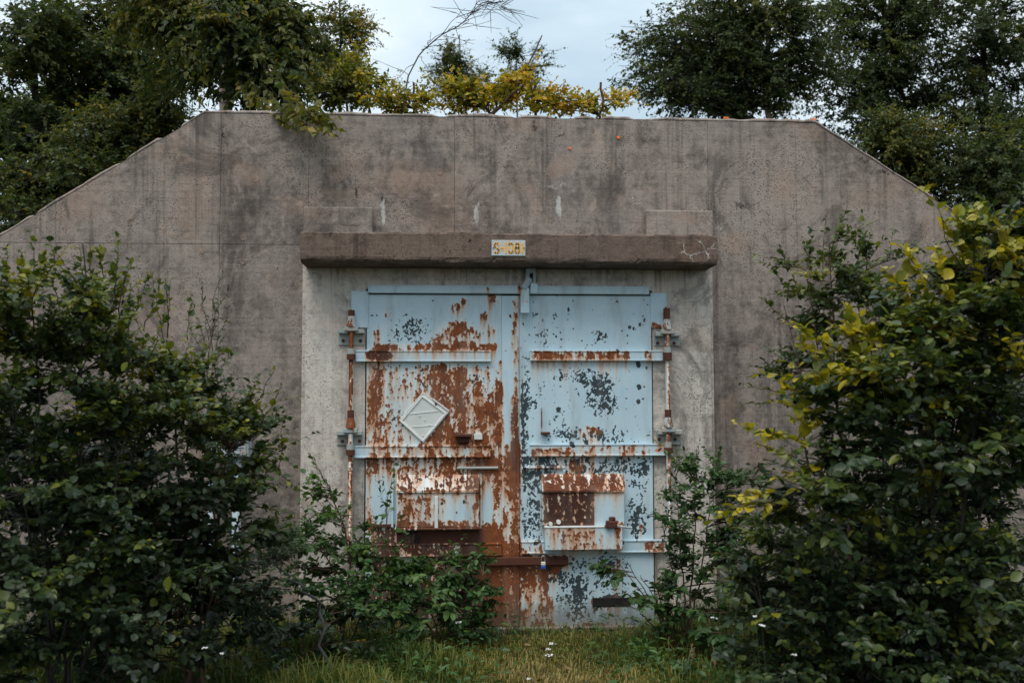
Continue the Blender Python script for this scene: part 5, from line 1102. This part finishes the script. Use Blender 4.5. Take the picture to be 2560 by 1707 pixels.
def yarrow(px, py, y, sc_, label):
    top = at(px, py, y); b0 = np.array([top[0]+.03, y, wavy(top[0], y)-.03]); root = empty('white_flower', b0, label, 'flower', 'white flowers in the grass')
    m = MB(); m.path([b0, (b0+top)/2+np.array([.012, 0, 0]), top], .0022 if y > -2.5 else .0010, 5); m.build('stem', M['stalk'], root)
    r_ = random.Random(int(px*7+py)); m = MB()
    for k_ in range(11):
        q = top+np.array([r_.uniform(-1, 1)*sc_, r_.uniform(-1, 1)*sc_, r_.uniform(-.25, .3)*sc_])
        b = bmesh.new(); bmesh.ops.create_icosphere(b, subdivisions=1, radius=sc_*r_.uniform(.22, .4)); m.add(b, Matrix.Translation(q) @ Matrix.Diagonal((1, 1, .55, 1)))
    m.build('flower_head', M['petal'], root)
for px, py, y, s_, lb in ((1270, 1478, -1.0, .022, 'uppermost white flower head in the grass before the right door leaf'), (1258, 1490, -1.02, .018, 'middle white flower head of the three before the right door leaf'), (1262, 1504, -1.05, .024, 'lowest and widest white flower head before the right door leaf'),
                        (1640, 1418, -3.0, .013, 'white flower at the dark foot of the shrub right of the door'), (1735, 1415, -3.5, .011, 'white flower in the right shrub, left of a bigger one'), (1750, 1436, -3.5, .014, 'larger white flower low in the right shrub'), (1824, 1503, -3.6, .011, 'white flower at the bottom right by the shrub'),
                        (1052, 1428, -.8, .022, 'white flower spike beside the bramble'), (1148, 1442, -.5, .012, 'tiny white flower at the left foot of the door sill'), (470, 1487, -3.3, .012, 'white flower under the left shrubs'), (510, 1500, -3.2, .010, 'small white flower just right of another under the left shrubs'), (1215, 1558, -1.6, .014, 'small white flower on the worn grass at the bottom centre'), (1070, 1552, -1.5, .010, 'tiny white flower left of the worn path')):
    yarrow(px, py, y, s_, lb)
for px, py, s_, lb in ((823, 1472, .018, 'left yellow flower of the pair in the grass'), (836, 1470, .020, 'right and bigger yellow flower of the pair in the grass'), (838, 1481, .011, 'tiny yellow flower below the yellow pair')):
    y = -1.25; top = at(px, py, y); b0 = np.array([top[0]+.02, y, -.03]); root = empty('yellow_flower', b0, lb, 'flower', 'yellow flowers in the grass')
    m = MB(); m.path([b0, (b0+top)/2+np.array([-.01, 0, 0]), top], .002, 5); m.build('stem', M['stalk'], root)
    m = MB()
    for k_ in range(6):
        a = k_*math.pi/3; b = bmesh.new(); bmesh.ops.create_icosphere(b, subdivisions=1, radius=s_*.5)
        m.add(b, Matrix.Translation(top) @ Matrix.Rotation(-.9, 4, 'X') @ Matrix.Rotation(a, 4, 'Z') @ Matrix.Translation((s_*.45, 0, 0)) @ Matrix.Diagonal((1, .6, .25, 1)))
    m.build('flower_head', M['yellowpetal'], root)
def seedhead(px, py, y, h, label):
    top = at(px, py, y); b0 = np.array([top[0]-.04, y, -.03]); root = empty('seed_grass', b0, label, 'grass stalk', 'dry grass seed stalks')
    pts = [b0, b0*.5+top*.5+np.array([-.01, 0, .02]), top]; m = MB(); m.path(pts, .0016, 4); r_ = random.Random(px)
    for k_ in range(26):
        t = r_.uniform(0, h); q = Vector(top)-Vector((0, 0, t))+Vector((.10*t*0, 0, 0)); d = Vector((r_.uniform(-1, 1), r_.uniform(-1, 1), r_.uniform(.2, 1.2))).normalized()*(.012+.25*t*r_.random()*.6)
        m.cyl(q, q+d, .0011, n=3); m.cyl(q+d*.8, q+d+d.normalized()*.006, .0024, .0006, n=4)
    m.build('stalk', M['straw'], root)
for px, py, y, h, lb in ((545, 1440, -1.8, .16, 'brown feathery seed stalk under the left shrubs'), (575, 1455, -1.75, .12, 'shorter brown seed stalk beside the feathery one at left'), (1590, 1480, -1.7, .12, 'pale seed stalk in the grass right of the worn path'), (1740, 1500, -2.0, .14, 'dry seed stalk near the bottom right shrub'), (1800, 1520, -2.2, .10, 'straw coloured seed stalk at the very bottom right of the grass'), (1640, 1490, -1.8, .12, 'dry seed stalk between two paler ones'), (390, 1500, -2.1, .12, 'dim seed stalk in the shade at bottom left'), (985, 1465, -1.0, .10, 'thin seed stalk beside the bramble foot')):
    seedhead(px, py, y, h, lb)
def herb(seed, px, y, h, n, leaf, width, tone, label, mat='leaf_fresh', nl=8):
    p = Plant(seed); b0 = gnd(px, y); b0[2] = -.03; p.r = np.random.default_rng(seed)
    L_ = []
    for k_ in range(n): a = p.r.uniform(0, 6.28); s_ = p.r.uniform(.2, .9); L_.append((b0+np.array([math.cos(a), math.sin(a), 0])*.02, b0+np.array([math.cos(a)*h*s_, math.sin(a)*h*s_, h*p.r.uniform(.55, 1.05)])))
    p.shoots(L_, leaf, width, tone, nl, .0025, .1)
    return p.build('leafy_herb', label, 'herb', b0, M['stalk'], M[mat], T_MID, 'low leafy herbs in the grass', 24)
herb(81, 700, -1.5, .30, 8, .075, .6, .5, 'fern like bright herb at the foot of the young shrub')
herb(82, 960, -1.3, .20, 6, .07, .45, .6, 'small bright herb standing in the grass left of the worn path')
herb(83, 1490, -1.3, .30, 9, .085, .55, .6, 'pale green herb with buds below the right door corner')
herb(84, 1560, -1.6, .22, 8, .06, .7, .35, 'low dark herb right of the budding one')
herb(85, 1680, -1.9, .28, 10, .06, .7, .3, 'herb patch before the lower right shrub')
herb(86, 860, -1.1, .34, 12, .09, .25, .45, 'narrow leaved grassy herb under the bramble')
herb(87, 940, -1.0, .34, 12, .09, .22, .4, 'second narrow leaved herb, closer to the door')
herb(88, 620, -1.7, .25, 8, .06, .6, .35, 'low herb beneath the leaning branch at left')
herb(89, 1830, -2.2, .26, 9, .06, .7, .35, 'herb near the bottom right corner of the grass')
herb(90, 480, -2.0, .25, 9, .06, .6, .25, 'shaded herb at the foot of the left shrubs')

# low tangle of small leaves and dead litter among the grass
def cover(n, name, label, xr, yr, zr, leaf, width, tone, mat, dens):
    x = rg.uniform(*xr, n*3); y = rg.uniform(*yr, n*3); k_ = rg.uniform(0, 1, n*3) < dens(x, y); x, y = x[k_][:n], y[k_][:n]; n = len(x)
    P = np.stack([x, y, rg.uniform(*zr, n)**1.0], -1); a = rg.uniform(0, 6.283, n); D = np.stack([np.cos(a), np.sin(a), rg.normal(0, .3, n)], -1); N = np.array([0, 0, 1.0])+rg.normal(0, .4, (n, 3))
    V, F, t = leaf_arrays((P, D, N, leaf*rg.uniform(.5, 1.3, n), width*rg.uniform(.7, 1.2, n), np.clip(tone+rg.normal(0, .14, n), 0, 1)), T_MID)
    o = link(name, np_mesh(name, V, F, t), mat); tag(o, label, 'ground cover', kind='stuff')
side = lambda x, y: np.clip(.12+np.abs(x-.1)*.75+.5*(np.sin(x*4+y*3)*np.sin(y*5-x) > .2), 0, 1)*(1-.8*path(x, y))
cover(5200, 'ground_cover', 'small green weed leaves tangled in the grass', (-4, 4), (-2.8, -.06), (-.01, .13), .05, .75, .38, M['leaf_fresh'], side)
cover(2600, 'weed_leaves', 'narrow weed leaves standing among the grass', (-4, 4), (-2.4, -.05), (.02, .20), .07, .4, .45, M['leaf_fresh'], side)
cover(900, 'dead_leaves', 'brown dead leaves lying on the ground', (-3, 3), (-2.6, -.05), (-.02, .01), .045, .7, .6, M['litter'], lambda x, y: .6+0*x)
# unseen trees added out of view to shade the two flanks
def shade_tree(seed, x, y, ells, label):
    p = Plant(seed); b0 = np.array([x, y, -.05]); p.stem([b0, b0+[.1, 0, 3], b0+[0, .1, 7]], .11, .03, 8, 18, .02)
    p.fill(ells, 11, .55, 13, .10, .85, .3, .14, .1, .3, .3, .1, .003, .012, jit=.5, updir=.5)
    p.build('broadleaf_tree', label, 'tree', b0, M['bark'], M['leaf_tree'], T_LO, 'unseen trees added for shade', 0, 'leaf', 'trunk', 'crown')
shade_tree(71, -5.2, -4.6, [((-4.6, -4.4, 5.4), (1.9, 2.0, 1.1), 90), ((-5.6, -5.6, 3.4), (1.0, 1.5, 1.4), 40)], 'unseen tree added at left so its crown shades the left shrubs')
shade_tree(72, 5.0, -5.0, [((4.2, -4.8, 5.4), (1.9, 2.0, 1.1), 90), ((5.2, -6.0, 3.4), (1.0, 1.5, 1.4), 40)], 'unseen tree added at right so its crown shades the right shrubs')
